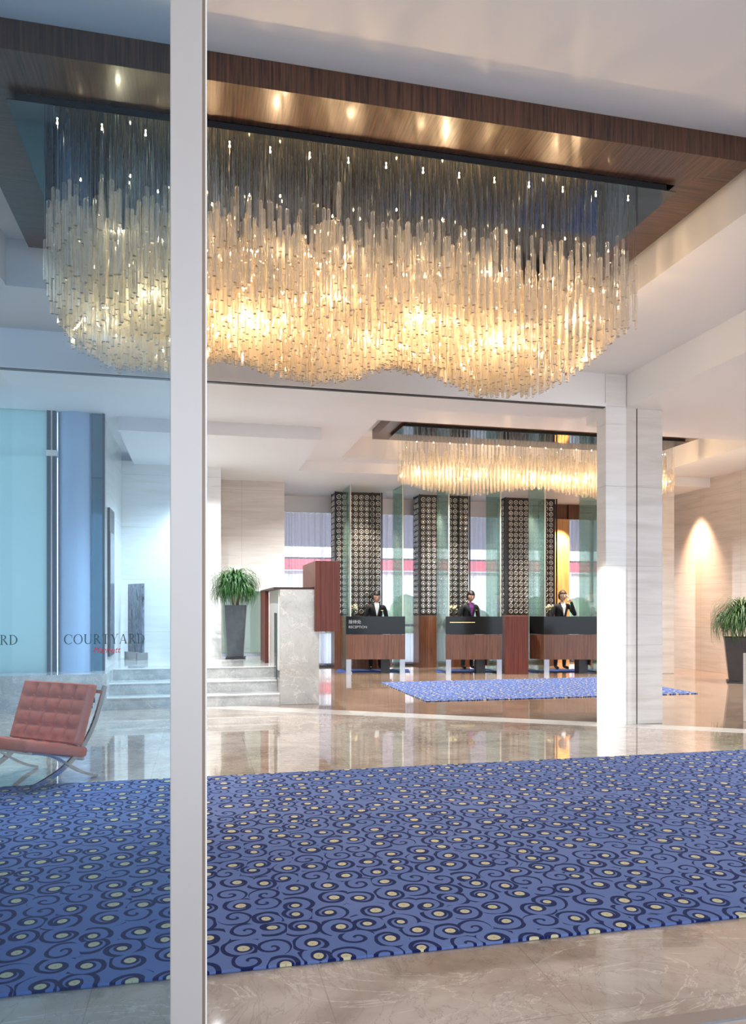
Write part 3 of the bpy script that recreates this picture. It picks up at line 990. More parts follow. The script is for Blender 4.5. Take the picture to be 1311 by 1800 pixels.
def chandelier(label, x0, x1, y0, y1, zp, zbot, ztop, nx, ny, lens, rads, bulbs, seed, nlights, energy, thick=0.04, inset=0.1):
    root = thing('chandelier', label, 'chandelier', ((x0 + x1) / 2, (y0 + y1) / 2, zp), 0)
    ox, oy, oz = root.location
    def par(o):
        o.parent = root
        o.matrix_parent_inverse = Matrix.Translation((-ox, -oy, -oz))
        return o
    par(MB().box(x0 - 0.05, x1 + 0.05, y0, y1, zp - 0.004, zp).build('mirror_plate', M['mirror']))
    par(MB().box(x0, x1 - 0.02, y0 + 0.004, y1 - 0.02, zp, zp + thick - 0.001).build('plate_box', M['black']))
    rnd = random.Random(seed)
    strings = []
    ax0, ax1, ay0, ay1 = x0 + inset, x1 - inset, y0 + inset, y1 - inset
    for i in range(nx):
        for j in range(ny):
            fx = (i + 0.5 * (j % 2)) / (nx - 0.5)
            x = ax0 + (ax1 - ax0) * fx + rnd.uniform(-.012, .012)
            y = ay0 + (ay1 - ay0) * j / (ny - 1) + rnd.uniform(-.012, .012)
            # rounded ends of the field
            e = 0.30
            cx = min(max(x, ax0 + e), ax1 - e); cyy = min(max(y, ay0 + e), ay1 - e)
            if (x - cx) ** 2 + (y - cyy) ** 2 > e * e * 1.35:
                continue
            strings.append((x, y))
    rods = []
    wires = MB()
    for x, y in strings:
        zb = zbot(x, y) + rnd.uniform(-.03, .03)
        zt = ztop(x, y)
        z = zb
        first = True
        while True:
            L = rnd.choice(lens)
            if z + L > zt + rnd.uniform(-0.10, 0.10):
                break
            rods.append((x + rnd.uniform(-.004, .004), y, z + L, rnd.choice(rads), L, rnd.random() * PI))
            z += L + rnd.choice((0.012, 0.016, 0.02, 0.035))
        wires.add([(x - .0012, y, z), (x + .0012, y, z), (x + .0012, y, zp - .004), (x - .0012, y, zp - .004), (x, y - .0012, z), (x, y + .0012, z), (x, y + .0012, zp - .004), (x, y - .0012, zp - .004)], [(0, 1, 2, 3), (4, 5, 6, 7)])
    def apparent(rd):
        d = (Vector(rd[:3]) - Vector((0, 0, EYE))).length
        return rd[3] * rd[4] / d ** 2
    rods.sort(key=lambda rd: (rd[1] > y0 + inset + 0.05, -apparent(rd)))
    for x, y, z, r, L, ph in rods[:100]:
        o = bpy.data.objects.new('crystal_rod', rod_mesh(r, L))
        sc.collection.objects.link(o)
        o.location = (x, y, z)
        o.rotation_euler = (0, 0, ph)
        par(o)
    mb = MB()
    for x, y, z, r, L, ph in rods[100:]:
        rod_geo(mb, x, y, z, r, L, ph)
    par(mb.build('crystal_rods', [M['crystal'], M['rodcap']]))['kind'] = 'stuff'
    o = par(wires.build('hanging_wires', M['steel']))
    o['kind'] = 'stuff'
    bm_ = MB().sphere((0, 0, 0), 0.0055, 8, 6).lathe([(0.0025, 0.004), (0.003, 0.012)], 8).mesh('bulb', M['bulb'])
    for bx, by, bz in bulbs:
        b = bpy.data.objects.new('bulb', bm_)
        sc.collection.objects.link(b)
        b.location = (bx, by, bz)
        par(b)
    for bx, by, bz in nlights:
        l = lamp('chandelier_light', 'POINT', (bx, by, bz - 0.03), energy * (0.3 if bz > 3.7 else 1.0), (1, 0.67, 0.37), 0.012)
        par(l)
    print('rods', len(rods))
    return root

ZC = [(-0.95, 3.25), (-0.82, 3.12), (-0.56, 2.97), (-0.19, 2.99), (0.19, 3.11), (0.58, 3.01), (0.83, 2.965), (1.08, 3.02), (1.42, 3.15),
      (1.69, 3.12), (2.14, 2.97), (2.47, 2.98), (2.75, 3.10), (3.0, 3.30)]
def zb1(x, y):
    c = lerp_tab(ZC, x)
    return c + (3.34 - c) * min(1, abs(y - 5.3) / 0.75) ** 2.2
def zt1(x, y):
    return 3.86 + 0.06 * math.sin(x * 9) * math.sin(y * 13 + x * 5)
b1 = []
for i in range(16):
    b1.append((-0.80 + i * 0.245, 4.66, 4.142))
for i in range(15):
    b1.append((-0.70 + i * 0.25 + 0.05 * math.sin(i * 2.3), 4.85, 3.93 + 0.06 * math.sin(i * 1.7)))
for i in range(15):
    b1.append((-0.68 + i * 0.25, 5.3, 3.60 + 0.06 * math.sin(i)))
for i in range(12):
    b1.append((-0.45 + i * 0.27, 5.25, 3.30 + 0.05 * math.sin(i * 2.1)))
for i in range(12):
    b1.append((-0.5 + i * 0.28, 5.8, 3.85))
chandelier('large wave shaped chandelier of clear rods over the blue foreground rug', -0.99, 3.10, 4.52, 6.11, 4.16, zb1, zt1, 72, 25,
           (0.20, 0.24, 0.28), (0.010, 0.013, 0.015), b1, 5, [(-0.6 + i * 0.30, 5.25 + 0.12 * (-1) ** i, 3.32 + 0.10 * (i % 3)) for i in range(13)] + [(-0.5 + i * 0.5, 5.0, 3.75) for i in range(7)], 15.0)

def zb2(x, y):
    return 3.27 + 0.07 * math.sin(x * 2.4 + 0.6) + 0.22 * min(1, abs(y - 11.85) / 0.5) ** 2.2
def zt2(x, y):
    return 3.92
b2 = []
for i in range(17):
    b2.append((3.4 + i * 0.28, 11.62, 3.98))
for i in range(16):
    b2.append((3.5 + i * 0.28, 11.85, 3.62))
chandelier('far long chandelier of clear rods above the reception rug', 3.15, 8.12, 11.36, 12.33, 4.16, zb2, zt2, 74, 11,
           (0.24, 0.28, 0.32), (0.012, 0.015), b2, 11, [(3.5 + i * 0.5, 11.85, 3.58) for i in range(10)], 16.0, inset=0.06)

# ------------------------------------------------------------------ chair (leather cushions on a crossed steel frame)
def cushion(w, d, t, nx, ny, tuft=0.022):
    """Quilted cushion: grid of seams and buttons on top, plain sides."""
    mb = MB()
    k = 6
    NX, NY = nx * k, ny * k
    def top(u, v):
        # bulge between the seams, dips at seams and buttons
        su, sv = abs(math.sin(PI * u * nx)), abs(math.sin(PI * v * ny))
        edge = min(u, 1 - u, v, 1 - v)
        e = min(1, edge * 14)
        return (0.5 + 0.5 * e) * 0 + t / 2 * (0.78 + 0.22 * e) + tuft * ((su * sv) ** 0.5 - 1) * e
    vs = []
    for j in range(NY + 1):
        for i in range(NX + 1):
            u, v = i / NX, j / NY
            vs.append(((u - .5) * w, (v - .5) * d, top(u, v)))
    fs = [(j * (NX + 1) + i, j * (NX + 1) + i + 1, (j + 1) * (NX + 1) + i + 1, (j + 1) * (NX + 1) + i) for j in range(NY) for i in range(NX)]
    mb.add(vs, fs, 0, True)
    # sides and bottom: rounded rim
    per = [(i, 0) for i in range(NX)] + [(NX, j) for j in range(NY)] + [(i, NY) for i in range(NX, 0, -1)] + [(0, j) for j in range(NY, 0, -1)]
    rings = []
    for s_, z in ((0.0, None), (0.010, t * 0.28), (0.013, 0), (0.010, -t * 0.35), (-0.004, -t / 2)):
        ring = []
        for i, j in per:
            u, v = i / NX, j / NY
            x, y = (u - .5) * w, (v - .5) * d
            zz = top(u, v) if z is None else z
            ox = (1 if i == NX else -1 if i == 0 else 0); oy = (1 if j == NY else -1 if j == 0 else 0)
            ring.append((x + ox * s_, y + oy * s_, zz))
        rings.append(ring)
    m = len(per)
    vs = [p for r_ in rings for p in r_]
    fs = []
    for a in range(len(rings) - 1):
        for q in range(m):
            q2 = (q + 1) % m
            fs.append((a * m + q, (a + 1) * m + q, (a + 1) * m + q2, a * m + q2))
    fs.append(tuple(reversed(range((len(rings) - 1) * m, len(rings) * m))))
    mb.add(vs, fs, 0, True)
    return mb

def bez(p0, p1, p2, p3, n=16):
    out_ = []
    for i in range(n + 1):
        u = i / n
        a = (1 - u) ** 3; b = 3 * u * (1 - u) ** 2; c = 3 * u * u * (1 - u); d = u ** 3
        out_.append(tuple(a * p0[k] + b * p1[k] + c * p2[k] + d * p3[k] for k in range(len(p0))))
    return out_

# chair frame axes: +x across the chair, -y forwards
fdir = Vector((-0.65, -0.76, 0)).normalized()
ch_rz = math.atan2(fdir.y, fdir.x) + PI / 2
chair = thing('lounge_chair', 'red brown tufted leather lounge chair on crossed steel legs, behind the tinted glass', 'chair', (-1.055, 6.525, 0.0), ch_rz)
def prof(pts, x):
    return [(x, -d, z) for d, z in pts]
for sx in (-0.345, 0.345):
    A = bez((-0.085, 0.71), (0.02, 0.38), (0.12, 0.13), (0.60, 0.031), 22)
    B = bez((0.60, 0.285), (0.34, 0.25), (0.24, 0.07), (0.00, 0.012), 18)
    if sx > 0: pass
    MB().tube(prof(A, sx), 0, flat=(0.036, 0.019)).build('back_leg_bar', M['chrome'], chair)
    MB().tube(prof(B, sx), 0, flat=(0.036, 0.019)).build('seat_leg_bar', M['chrome'], chair)
mb = MB()
for d, z in ((-0.085, 0.66), (0.13, 0.165), (0.58, 0.283)):
    mb.box(-0.345, 0.345, -d - 0.012, -d + 0.012, z - 0.012, z + 0.012)
mb.build('cross_bar', M['chrome'], chair)
mb = MB()
for i in range(7):
    x = -0.27 + i * 0.09
    mb.add([(x + a, -d, z) for a in (-.02, .02) for d, z in ((0.14, 0.168), (0.60, 0.288), (0.60, 0.294), (0.14, 0.174))], [(0, 1, 2, 3), (7, 6, 5, 4), (0, 4, 5, 1), (1, 5, 6, 2), (2, 6, 7, 3), (3, 7, 4, 0)])
mb.build('seat_straps', M['strap'], chair)
mb = MB()
for i in range(6):
    u = (i + 1) / 7
    z = 0.36 + u * 0.28
    d = 0.115 - u * 0.165
    mb.box(-0.31, 0.31, -d - 0.012, -d - 0.008, z - 0.02, z + 0.02)
mb.build('back_straps', M['strap'], chair)
sc_ = cushion(0.74, 0.53, 0.09, 5, 4, 0.034).build('seat_cushion', M['leather'], chair, loc=(0, -0.395, 0.288))
sc_.rotation_euler = (math.radians(-14), 0, 0)
bc = cushion(0.74, 0.45, 0.10, 5, 4, 0.036).build('back_cushion', M['leather'], chair, loc=(0, -0.130, 0.508))
bc.rotation_euler = (math.radians(90 - 18), 0, 0)
bt = MB()
for i in range(1, 5):
    for j in range(1, 4):
        bt.sphere(((i / 5 - .5) * 0.74, (j / 4 - .5) * 0.46, 0.036), 0.008, 8, 5, sc3=(1, 1, .6))
bt.build('cushion_buttons', M['leather'], bc)

# ------------------------------------------------------------------ planters
def plant(name, label, loc, rz, pot_h, wb, wt, fol_r, fol_h, potm, leafm, seed, nleaf=420, lit_tray=True):
    root = thing(name, label, 'potted plant', loc, rz)
    mb = MB()
    t = 0.02
    def sq(h): return [(-h, -h), (h, -h), (h, h), (-h, h)]
    vs = [(x, y, 0.03) for x, y in sq(wb)] + [(x, y, pot_h) for x, y in sq(wt)] + [(x, y, pot_h) for x, y in sq(wt - t)] + [(x, y, pot_h - 0.05) for x, y in sq(wt - t)]
    fs = [(3, 2, 1, 0)]
    for a in range(3):
        for k in range(4):
            k2 = (k + 1) % 4
            fs.append((a * 4 + k, a * 4 + k2, (a + 1) * 4 + k2, (a + 1) * 4 + k))
    mb.add(vs, fs)
    pot = mb.build('pot', potm, root, 0.006)
    MB().box(-wb - 0.035, wb + 0.035, -wb - 0.035, wb + 0.035, 0.0, 0.03).build('saucer', M['plastic'], root, 0.004)
    MB().box(-wt + t, wt - t, -wt + t, wt - t, pot_h - 0.08, pot_h - 0.045).build('soil', M['soil'], root)
    rnd = random.Random(seed)
    heads = []
    for k in range(5):
        a = k * 2 * PI / 5 + rnd.uniform(-.3, .3)
        r = rnd.uniform(0.05, 0.42) * fol_r
        top = Vector((math.cos(a) * r, math.sin(a) * r, pot_h + fol_h * rnd.uniform(0.32, 0.66)))
        base = Vector((math.cos(a) * 0.05, math.sin(a) * 0.05, pot_h - 0.05))
        midp = (base + top) / 2 + Vector((rnd.uniform(-.02, .02), rnd.uniform(-.02, .02), 0))
        MB().tube([base, midp, top], [0.016, 0.012, 0.009], 7).build('stem', M['stem'], root)
        heads.append(top)
    fol = MB()
    for h in heads + [Vector((0, 0, pot_h + fol_h * 0.74))]:
        for q in range(nleaf // 6):
            a = rnd.random() * 2 * PI
            L = fol_r * rnd.uniform(0.95, 1.55)
            el = rnd.uniform(0.2, 1.3)
            d = Vector((math.cos(a), math.sin(a), 0))
            side = Vector((-math.sin(a), math.cos(a), 0))
            wd = rnd.uniform(0.005, 0.0085)
            p = h.copy()
            vs = []
            n = 6
            for i in range(n + 1):
                u = i / n
                e = el - u * u * 1.9 - u * 0.5
                if i: p = p + (d * math.cos(e) + Vector((0, 0, 1)) * math.sin(e)) * (L / n)
                ww = wd * (1 - u ** 2.2) + 0.0006
                rr = math.hypot(p.x, p.y)
                if rr > fol_r * 1.02:
                    p.x *= fol_r * 1.02 / rr; p.y *= fol_r * 1.02 / rr
                vs += [p - side * ww, p + side * ww]
            fol.add(vs, [(2 * i, 2 * i + 1, 2 * i + 3, 2 * i + 2) for i in range(n)], 0, True)
    o = fol.build('foliage', leafm, root)
    return root

pl1 = plant('potted_plant', 'bushy green plant in a tall slate grey planter at the top of the steps', (0.60, 12.88, Z_PLAT), -0.1, 0.90, 0.125, 0.178, 0.42, 0.56, M['pot'], M['leaf'], 4, 1200)
pl2 = plant('potted_plant', 'bushy green plant in a tall charcoal planter by the right wall', (9.33, 11.5, 0), 0.95, 0.80, 0.21, 0.29, 0.50, 0.64, M['potdark'], M['leaf2'], 9, 1100)
pb = MB().box(6.18, 6.9, 7.52, 7.60, 0.0, 0.80).build('plinth', M['marble_pale'], None, 0.006)
tag(pb, 'low white marble plinth cut by the right edge of the picture', 'plinth')

# ------------------------------------------------------------------ clad columns with ring screens
def ring_column(x0, x1, y0, label, seed):
    root = thing('ring_screen_column', label, 'column', ((x0 + x1) / 2, y0, 0), 0, 'ring-screened columns behind the desks')
    w_ = (x1 - x0)
    h0, h1 = 1.14, Z_LOW
    MB().box(-w_ / 2, w_ / 2, 0.03, 0.46, 0.0, h0).build('base_cabinet', M['brownwood'], root, 0.004)
    MB().box(-w_ / 2 + 0.03, w_ / 2 - 0.03, 0.055, 0.45, h0, h1).build('core', M['plastic'], root)
    fr_ = MB()
    for a, b, c, d in ((-w_ / 2, -w_ / 2 + 0.025, 0.0, 0.03), (w_ / 2 - 0.025, w_ / 2, 0.0, 0.03), (-w_ / 2, -w_ / 2 + 0.025, 0.44, 0.46), (w_ * 0.28 - 0.01, w_ * 0.28 + 0.012, 0.0, 0.03)):
        fr_.box(a, b, c, d, h0, h1)
    fr_.build('screen_frame', M['plastic'], root)
    P = 0.122
    front_, side_ = MB(), MB()
    nx = int((w_ - 0.06) / P)
    nz = int((h1 - h0) / P)
    R, r = 0.043, 0.011
    def torus(mb, c, ax):
        S, s2 = 14, 5
        vs = []
        for i in range(S):
            A_ = 2 * PI * i / S
            for j in range(s2):
                B_ = 2 * PI * j / s2
                u = (R + r * math.cos(B_)) * math.cos(A_)
                v = (R + r * math.cos(B_)) * math.sin(A_)
                q = r * math.sin(B_)
                vs.append((c[0] + u, c[1] + q, c[2] + v) if ax == 'y' else (c[0] + q, c[1] + u, c[2] + v))
        fs = []
        for i in range(S):
            for j in range(s2):
                i2, j2 = (i + 1) % S, (j + 1) % s2
                fs.append((i * s2 + j, i2 * s2 + j, i2 * s2 + j2, i * s2 + j2))
        mb.add(vs, fs, 0, True)
        # small disc in the ring
        n = 8
        k = 0.017
        ring = [(k * math.cos(2 * PI * q / n), k * math.sin(2 * PI * q / n)) for q in range(n)]
        if ax == 'y': vv = [(c[0] + a, c[1] - 0.004, c[2] + b) for a, b in ring]
        else: vv = [(c[0] - 0.004, c[1] + a, c[2] + b) for a, b in ring]
        mb.add(vv, [tuple(range(n))])
    ox = (w_ - nx * P) / 2
    for iz in range(nz):
        z = h0 + 0.03 + (iz + 0.5) * P
        for ix in range(nx):
            torus(front_, (-w_ / 2 + ox + (ix + 0.5) * P, 0.03, z), 'y')
        for iy in range(3):
            torus(side_, (-w_ / 2 + 0.012, 0.09 + (iy + 0.5) * P, z), 'x')
    front_.build('ring_screen', M['ring'], root)
    side_.build('side_ring_screen', M['ring'], root)
    return root

M['ring'] = plain('silvered_glass_ring', (0.60, 0.58, 0.53), 0.18, 0.8)
ring_column(2.80, 3.84, 15.75, 'leftmost ring-screened column, behind the dark RECEPTION desk', 1)
ring_column(4.66, 5.84, 15.75, 'middle ring-screened column, behind the clerk in the purple blouse', 2)
ring_column(6.66, 7.93, 15.75, 'right ring-screened column, behind the clerk on the telephone', 3)

# ------------------------------------------------------------------ glass fins
FIN_LABELS = ['tall glass fin at the left end of the RECEPTION desk', 'tall glass fin at the right end of the RECEPTION desk',
              'tall glass fin at the left end of the middle desk', 'tall glass fin between the middle desk and the red pillar',
              'tall glass fin at the left end of the right desk', 'tall darker glass fin beside the white column at far right']
for k, px in enumerate((616, 708, 789, 880, 958, 1052)):
    lat = (px - 655.5) / 1325 * 15.10
    p = W(lat, 15.10)
    f = thing('glass_fin', FIN_LABELS[k], 'glass fin', (p.x, p.y, 0), 0, 'glass fins between the desks')
    MB().box(-0.010, 0.010, 0.012, 0.78, 0.0, Z_LOW).build('glass_panel', M['glass_fin'], f)
    MB().box(-0.011, 0.011, 0.0, 0.012, 0.0, Z_LOW).build('polished_edge', M['glass_edge'], f)
    MB().box(-0.03, 0.03, 0.0, 0.78, 0.0, 0.03).build('floor_shoe', M['steel'], f)

# ------------------------------------------------------------------ desks (axes follow the row of desks, turned towards the entrance)
def desk(lat0, lat1, D, label, chamfer=False, bl=0.10, br=0.26):
    p = W((lat0 + lat1) / 2, D)
    root = thing('reception_desk', label, 'desk', (p.x, p.y, 0), -TH, 'reception desks')
    hw = (lat1 - lat0) / 2
    L = [(-hw, 0.0), (hw, 0.0)]
    if chamfer:
        pts = [(-hw - 0.24, 0.22), (-hw, 0.0), (hw, 0.0), (hw, 0.035), (-hw + 0.015, 0.035), (-hw - 0.215, 0.245)]
    else:
        pts = [(-hw, 0.0), (hw, 0.0), (hw, 0.035), (-hw, 0.035)]
    MB().prism(pts, 0.785, 1.14).build('upper_panel', M['blackglass'], root)
    MB().prism(pts, 0.285, 0.78).build('lower_panel', M['brownwood'], root)
    MB().box(-hw + bl, hw - br, 0.04, 0.52, 1.08, 1.12).build('desk_top', M['brownwood'], root, 0.003)
    MB().box(-hw + bl, hw - br, 0.30, 0.55, 0.72, 0.75).build('work_top', M['strap'], root)
    for sx in (-hw + bl, hw - br - 0.03):
        MB().box(sx, sx + 0.03, 0.04, 0.54, 0.16, 1.08).build('side_panel', M['brownwood'], root)
    for sx in (-hw + 0.005, hw - 0.105):
        MB().box(sx, sx + 0.10, 0.0, 0.034, 0.0, 0.285).build('leg', M['steel'], root)
    MB().box(hw - br - 0.22, hw - br - 0.04, 0.20, 0.55, 0.0, 0.72).build('drawer_unit', M['plastic'], root)
    return root, hw

d1, hw1 = desk(-0.538, 0.640, 15.0, 'leftmost reception desk, black glass front lettered RECEPTION over brown wood')
d2, hw2 = desk(1.443, 2.560, 14.95, 'middle reception desk with black glass front, clerk in purple blouse behind')
d3, hw3 = desk(3.390, 4.62, 14.95, 'right reception desk with angled left corner, partly behind the white column', True)
r1 = text_mesh('lettering', 'RECEPTION', 0.072, M['grey_text'], d1, (-hw1 + 0.05, -0.0015, 0.905), (PI / 2, 0, 0), 0, 0.0006, 0.98)
r2 = text_mesh('lettering', '\u63a5\u5f85\u5904', 0.085, M['grey_text'], d1, (-hw1 + 0.05, -0.0015, 1.00), (PI / 2, 0, 0), 0, 0.0006)
MB().box(-hw2 + 0.08, -hw2 + 0.58, -0.004, 0.0, 1.015, 1.03).build('glint_strip', M['brass'], d2)  # brass strip standing in for light reflected on the glass front

pil = MB().box(0, 0.46, 0.0, 0.45, 0.0, 1.145).build('wooden_pillar', M['redwood'], None, 0.004)
q = W(2.605, 14.88); pil.location = (q.x, q.y, 0); pil.rotation_euler = (0, 0, -TH)
tag(pil, 'waist high red brown wooden pillar at the right of the middle desk', 'pillar')
for k, (la, lb, lab) in enumerate(((-0.75, 0.75, 'plain blue mat under the RECEPTION desk'), (1.30, 2.50, 'plain blue mat under the middle desk'), (3.2, 4.6, 'plain blue mat under the right desk'))):
    pc = W((la + lb) / 2, 15.75)
    mt = MB().box(-(lb - la) / 2, (lb - la) / 2, -0.45, 0.25, 0.001, 0.010).build('floor_mat', M['mat_blue'])
    mt.location = (pc.x, pc.y, 0); mt.rotation_euler = (0, 0, -TH)
    tag(mt, lab, 'mat', 'blue mats under the desks')

def vase(lat, D, label, seed):
    p = W(lat, D)
    root = thing('flower_vase', label, 'vase', (p.x, p.y, 1.122), 0, 'flower vases on the desks')
    MB().lathe([(0.030, 0), (0.038, 0.03), (0.032, 0.07), (0.022, 0.10), (0.026, 0.115)], 14).build('vase_body', M['plastic'], root)
    rnd = random.Random(seed)
    fl, st = MB(), MB()
    for k in range(16):
        a = rnd.random() * 6.3; r = rnd.uniform(0.01, 0.075); z = rnd.uniform(0.15, 0.25)
        st.tube([(0, 0, 0.10), (r * .5 * math.cos(a), r * .5 * math.sin(a), 0.15), (r * math.cos(a), r * math.sin(a), z)], 0.0018, 4)
        fl.sphere((r * math.cos(a), r * math.sin(a), z), rnd.uniform(0.014, 0.022), 7, 5, sc3=(1, 1, .8))
    st.build('stems', M['leaf'], root); fl.build('flowers', M['flower'], root)
vase(-0.385 , 15.30, 'small vase of cream flowers on the RECEPTION desk', 1)
vase(1.62, 15.22, 'small vase of cream flowers on the middle desk', 2)
vase(3.56, 15.22, 'small vase of cream flowers on the right desk', 3)

# ------------------------------------------------------------------ people
def skin_person(name, label, lat, D, height, yaw, pose, hair_m, shirt_m, lean=0.10, phone=False, mat_feet=0.010):
    p = W(lat, D)
    root = thing(name, label, 'person', (p.x, p.y, mat_feet), -TH + yaw)
    k = height / 1.66
    # joints in metres, figure faces -y
    J = {}
    def add(n, co, r): J[n] = (Vector(co) * k, r * k)
    ly = -lean
    add('pelvis', (0, 0.02, 0.90), 0.135)
    add('waist', (0, 0.00, 1.05), 0.118)
    add('chest', (0, ly * .6, 1.22), 0.135)
    add('neckb', (0, ly, 1.375), 0.060)
    add('neck', (0, ly - .01, 1.425), 0.048)
    for s, sg in (('l', 1), ('r', -1)):
        add('hip' + s, (0.085 * sg, 0.02, 0.86), 0.098)
        add('knee' + s, (0.095 * sg, 0.00, 0.49), 0.062)
        add('ank' + s, (0.10 * sg, 0.03, 0.09), 0.042)
        add('heel' + s, (0.10 * sg, 0.03, 0.045), 0.038)
        add('toe' + s, (0.115 * sg, -0.12, 0.030), 0.030)
        add('sh' + s, (0.165 * sg, ly * .9, 1.335), 0.058)
    # arms by pose
    for s, sg in (('l', 1), ('r', -1)):
        if pose == 'phone' and s == 'l':
            add('el' + s, (0.245 * sg, ly - 0.13, 1.12), 0.044)
            add('wr' + s, (0.135 * sg, ly - 0.16, 1.40), 0.030)
        else:
            add('el' + s, (0.235 * sg, ly * .3 - 0.01, 1.06), 0.044)
            add('wr' + s, (0.15 * sg, ly - 0.20, 1.03), 0.030)
    E = [('pelvis', 'waist'), ('waist', 'chest'), ('chest', 'neckb'), ('neckb', 'neck')]
    for s in 'lr':
        E += [('pelvis', 'hip' + s), ('hip' + s, 'knee' + s), ('knee' + s, 'ank' + s), ('ank' + s, 'heel' + s), ('heel' + s, 'toe' + s), ('chest', 'sh' + s), ('sh' + s, 'el' + s), ('el' + s, 'wr' + s)]
    # palms and fingers
    for s, sg in (('l', 1), ('r', -1)):
        wr, el = J['wr' + s][0], J['el' + s][0]
        if pose == 'phone' and s == 'l':
            d = Vector((-0.2 * sg, 0.45, 0.85)).normalized(); across = Vector((0.3 * sg, 0.9, -0.1)).normalized()
        else:
            d = Vector((-0.25 * sg, -0.9, -0.15)).normalized(); across = Vector((1, 0, 0)) * -sg
            across = (across - d * across.dot(d)).normalized()
        down = d.cross(across) * (1 if (d.cross(across)).z < 0 else -1)
        J['palm' + s] = (wr + d * 0.055 * k, 0.027 * k); E.append(('wr' + s, 'palm' + s))
        for q, (off, L) in enumerate(((-0.027, 0.062), (-0.009, 0.072), (0.009, 0.068), (0.026, 0.052))):
            b = wr + (d * 0.085 + across * off) * k
            J['f%s%da' % (s, q)] = (b, 0.010 * k)
            J['f%s%db' % (s, q)] = (b + (d * 0.55 * L + down * 0.006) * k, 0.009 * k)
            J['f%s%dc' % (s, q)] = (b + (d * 0.9 * L + down * 0.026) * k, 0.0075 * k)
            E += [('palm' + s, 'f%s%da' % (s, q)), ('f%s%da' % (s, q), 'f%s%db' % (s, q)), ('f%s%db' % (s, q), 'f%s%dc' % (s, q))]
        tb = wr + (d * 0.035 - across * 0.030) * k
        J['t%sa' % s] = (tb, 0.012 * k); J['t%sb' % s] = (tb + (d * 0.035 - across * 0.022) * k, 0.010 * k)
        E += [('wr' + s, 't%sa' % s), ('t%sa' % s, 't%sb' % s)]
    names = list(J)
    me = bpy.data.meshes.new('body')
    me.from_pydata([J[n][0] for n in names], [(names.index(a), names.index(b)) for a, b in E], [])
    o = bpy.data.objects.new('body', me)
    sc.collection.objects.link(o)
    o.modifiers.new('skin', 'SKIN')
    lay = me.skin_vertices[0].data
    for i, n in enumerate(names):
        r = J[n][1]
        lay[i].radius = (r, r * (0.72 if n in ('chest', 'waist', 'pelvis') else 1))
        lay[i].use_root = (n == 'pelvis')
    ss = o.modifiers.new('sub', 'SUBSURF'); ss.levels = 2; ss.render_levels = 2
    bpy.context.view_layer.update()
    dg = bpy.context.evaluated_depsgraph_get()
    bmesh_me = bpy.data.meshes.new_from_object(o.evaluated_get(dg))
    bpy.data.objects.remove(o)
    # head, modelled as a shaped ellipsoid with brow, nose and chin, merged with the body
    hc = J['neck'][0] + Vector((0, -0.030, 0.105)) * k
    tilt = 0.30 if pose != 'phone' else 0.12
    hb = MB()
    hb.sphere((0, 0, 0), 0.1 * k, 28, 20)
    hv = []
    for vx, vy, vz in hb.v:
        x, y, z = vx * 0.76, vy * 0.95, vz * 1.18
        if z < 0:
            f = 1 + z / (0.118 * k) * 0.34
            x *= f
            y *= 1 + z / (0.118 * k) * 0.16
        if y < -0.05 * k and z < -0.04 * k: y -= 0.008 * k * (-z / (0.118 * k))
        # nose
        if y < 0:
            g = math.exp(-((x / (0.013 * k)) ** 2) - (((z + 0.018 * k) / (0.024 * k)) ** 2))
            y -= 0.020 * k * g
            g2 = math.exp(-(((abs(x) - 0.030 * k) / (0.016 * k)) ** 2) - (((z - 0.008 * k) / (0.013 * k)) ** 2))
            y += 0.007 * k * g2
        hv.append(Vector((x, y, z)))
    R = Matrix.Rotation(tilt, 3, 'X')
    hv = [hc + R @ v for v in hv]
    bm = bmesh.new()
    bm.from_mesh(bmesh_me)
    vmap = [bm.verts.new(v) for v in hv]
    for f in hb.f:
        bm.faces.new([vmap[i] for i in f])
    # ears
    for sg in (1, -1):
        eb = MB().sphere((0, 0, 0), 0.03 * k, 8, 6, sc3=(0.35, 0.6, 1))
        ev = [bm.verts.new(hc + R @ (Vector(v) + Vector((0.075 * k * sg, 0.008 * k, -0.005 * k)))) for v in eb.v]
        for f in eb.f: bm.faces.new([ev[i] for i in f])
    bm.to_mesh(bmesh_me); bm.free()
    body = bpy.data.objects.new('body', bmesh_me)
    sc.collection.objects.link(body)
    rm = body.modifiers.new('remesh', 'REMESH'); rm.mode = 'VOXEL'; rm.voxel_size = 0.0075; rm.use_smooth_shade = True
    bpy.context.view_layer.update()
    fin = bpy.data.meshes.new_from_object(body.evaluated_get(bpy.context.evaluated_depsgraph_get()))
    body.modifiers.clear()
    body.data = fin
    fin.materials.clear()
    for m in (M['suit'], M['skin'], M['shoe']): fin.materials.append(m)
    wl, wr_ = J['wrl'][0], J['wrr'][0]
    dl = (J['palml'][0] - wl).normalized(); dr = (J['palmr'][0] - wr_).normalized()
    nb = J['neck'][0]
    for poly in fin.polygons:
        c = poly.center
        poly.use_smooth = True
        mi = 0
        if c.z > nb.z - 0.035 * k and abs(c.x) < 0.11 * k and (c - hc).length < 0.22 * k: mi = 1
        if (c - wl).dot(dl) > 0 and (c - wl).length < 0.2 * k and ((c - wl) - dl * (c - wl).dot(dl)).length < 0.062 * k: mi = 1
        if (c - wr_).dot(dr) > 0 and (c - wr_).length < 0.2 * k and ((c - wr_) - dr * (c - wr_).dot(dr)).length < 0.062 * k: mi = 1
        if c.z < 0.075 * k: mi = 2
        poly.material_index = mi
    body.parent = root
    # hair cap
    hm = MB().sphere((0, 0, 0), 0.107 * k, 24, 16)
    vs = []
    for vx, vy, vz in hm.v:
        x, y, z = vx * 0.80, vy * 0.97, vz * 1.15
        vs.append(Vector((x, y + 0.006 * k, z + 0.006 * k)))
    keep = []
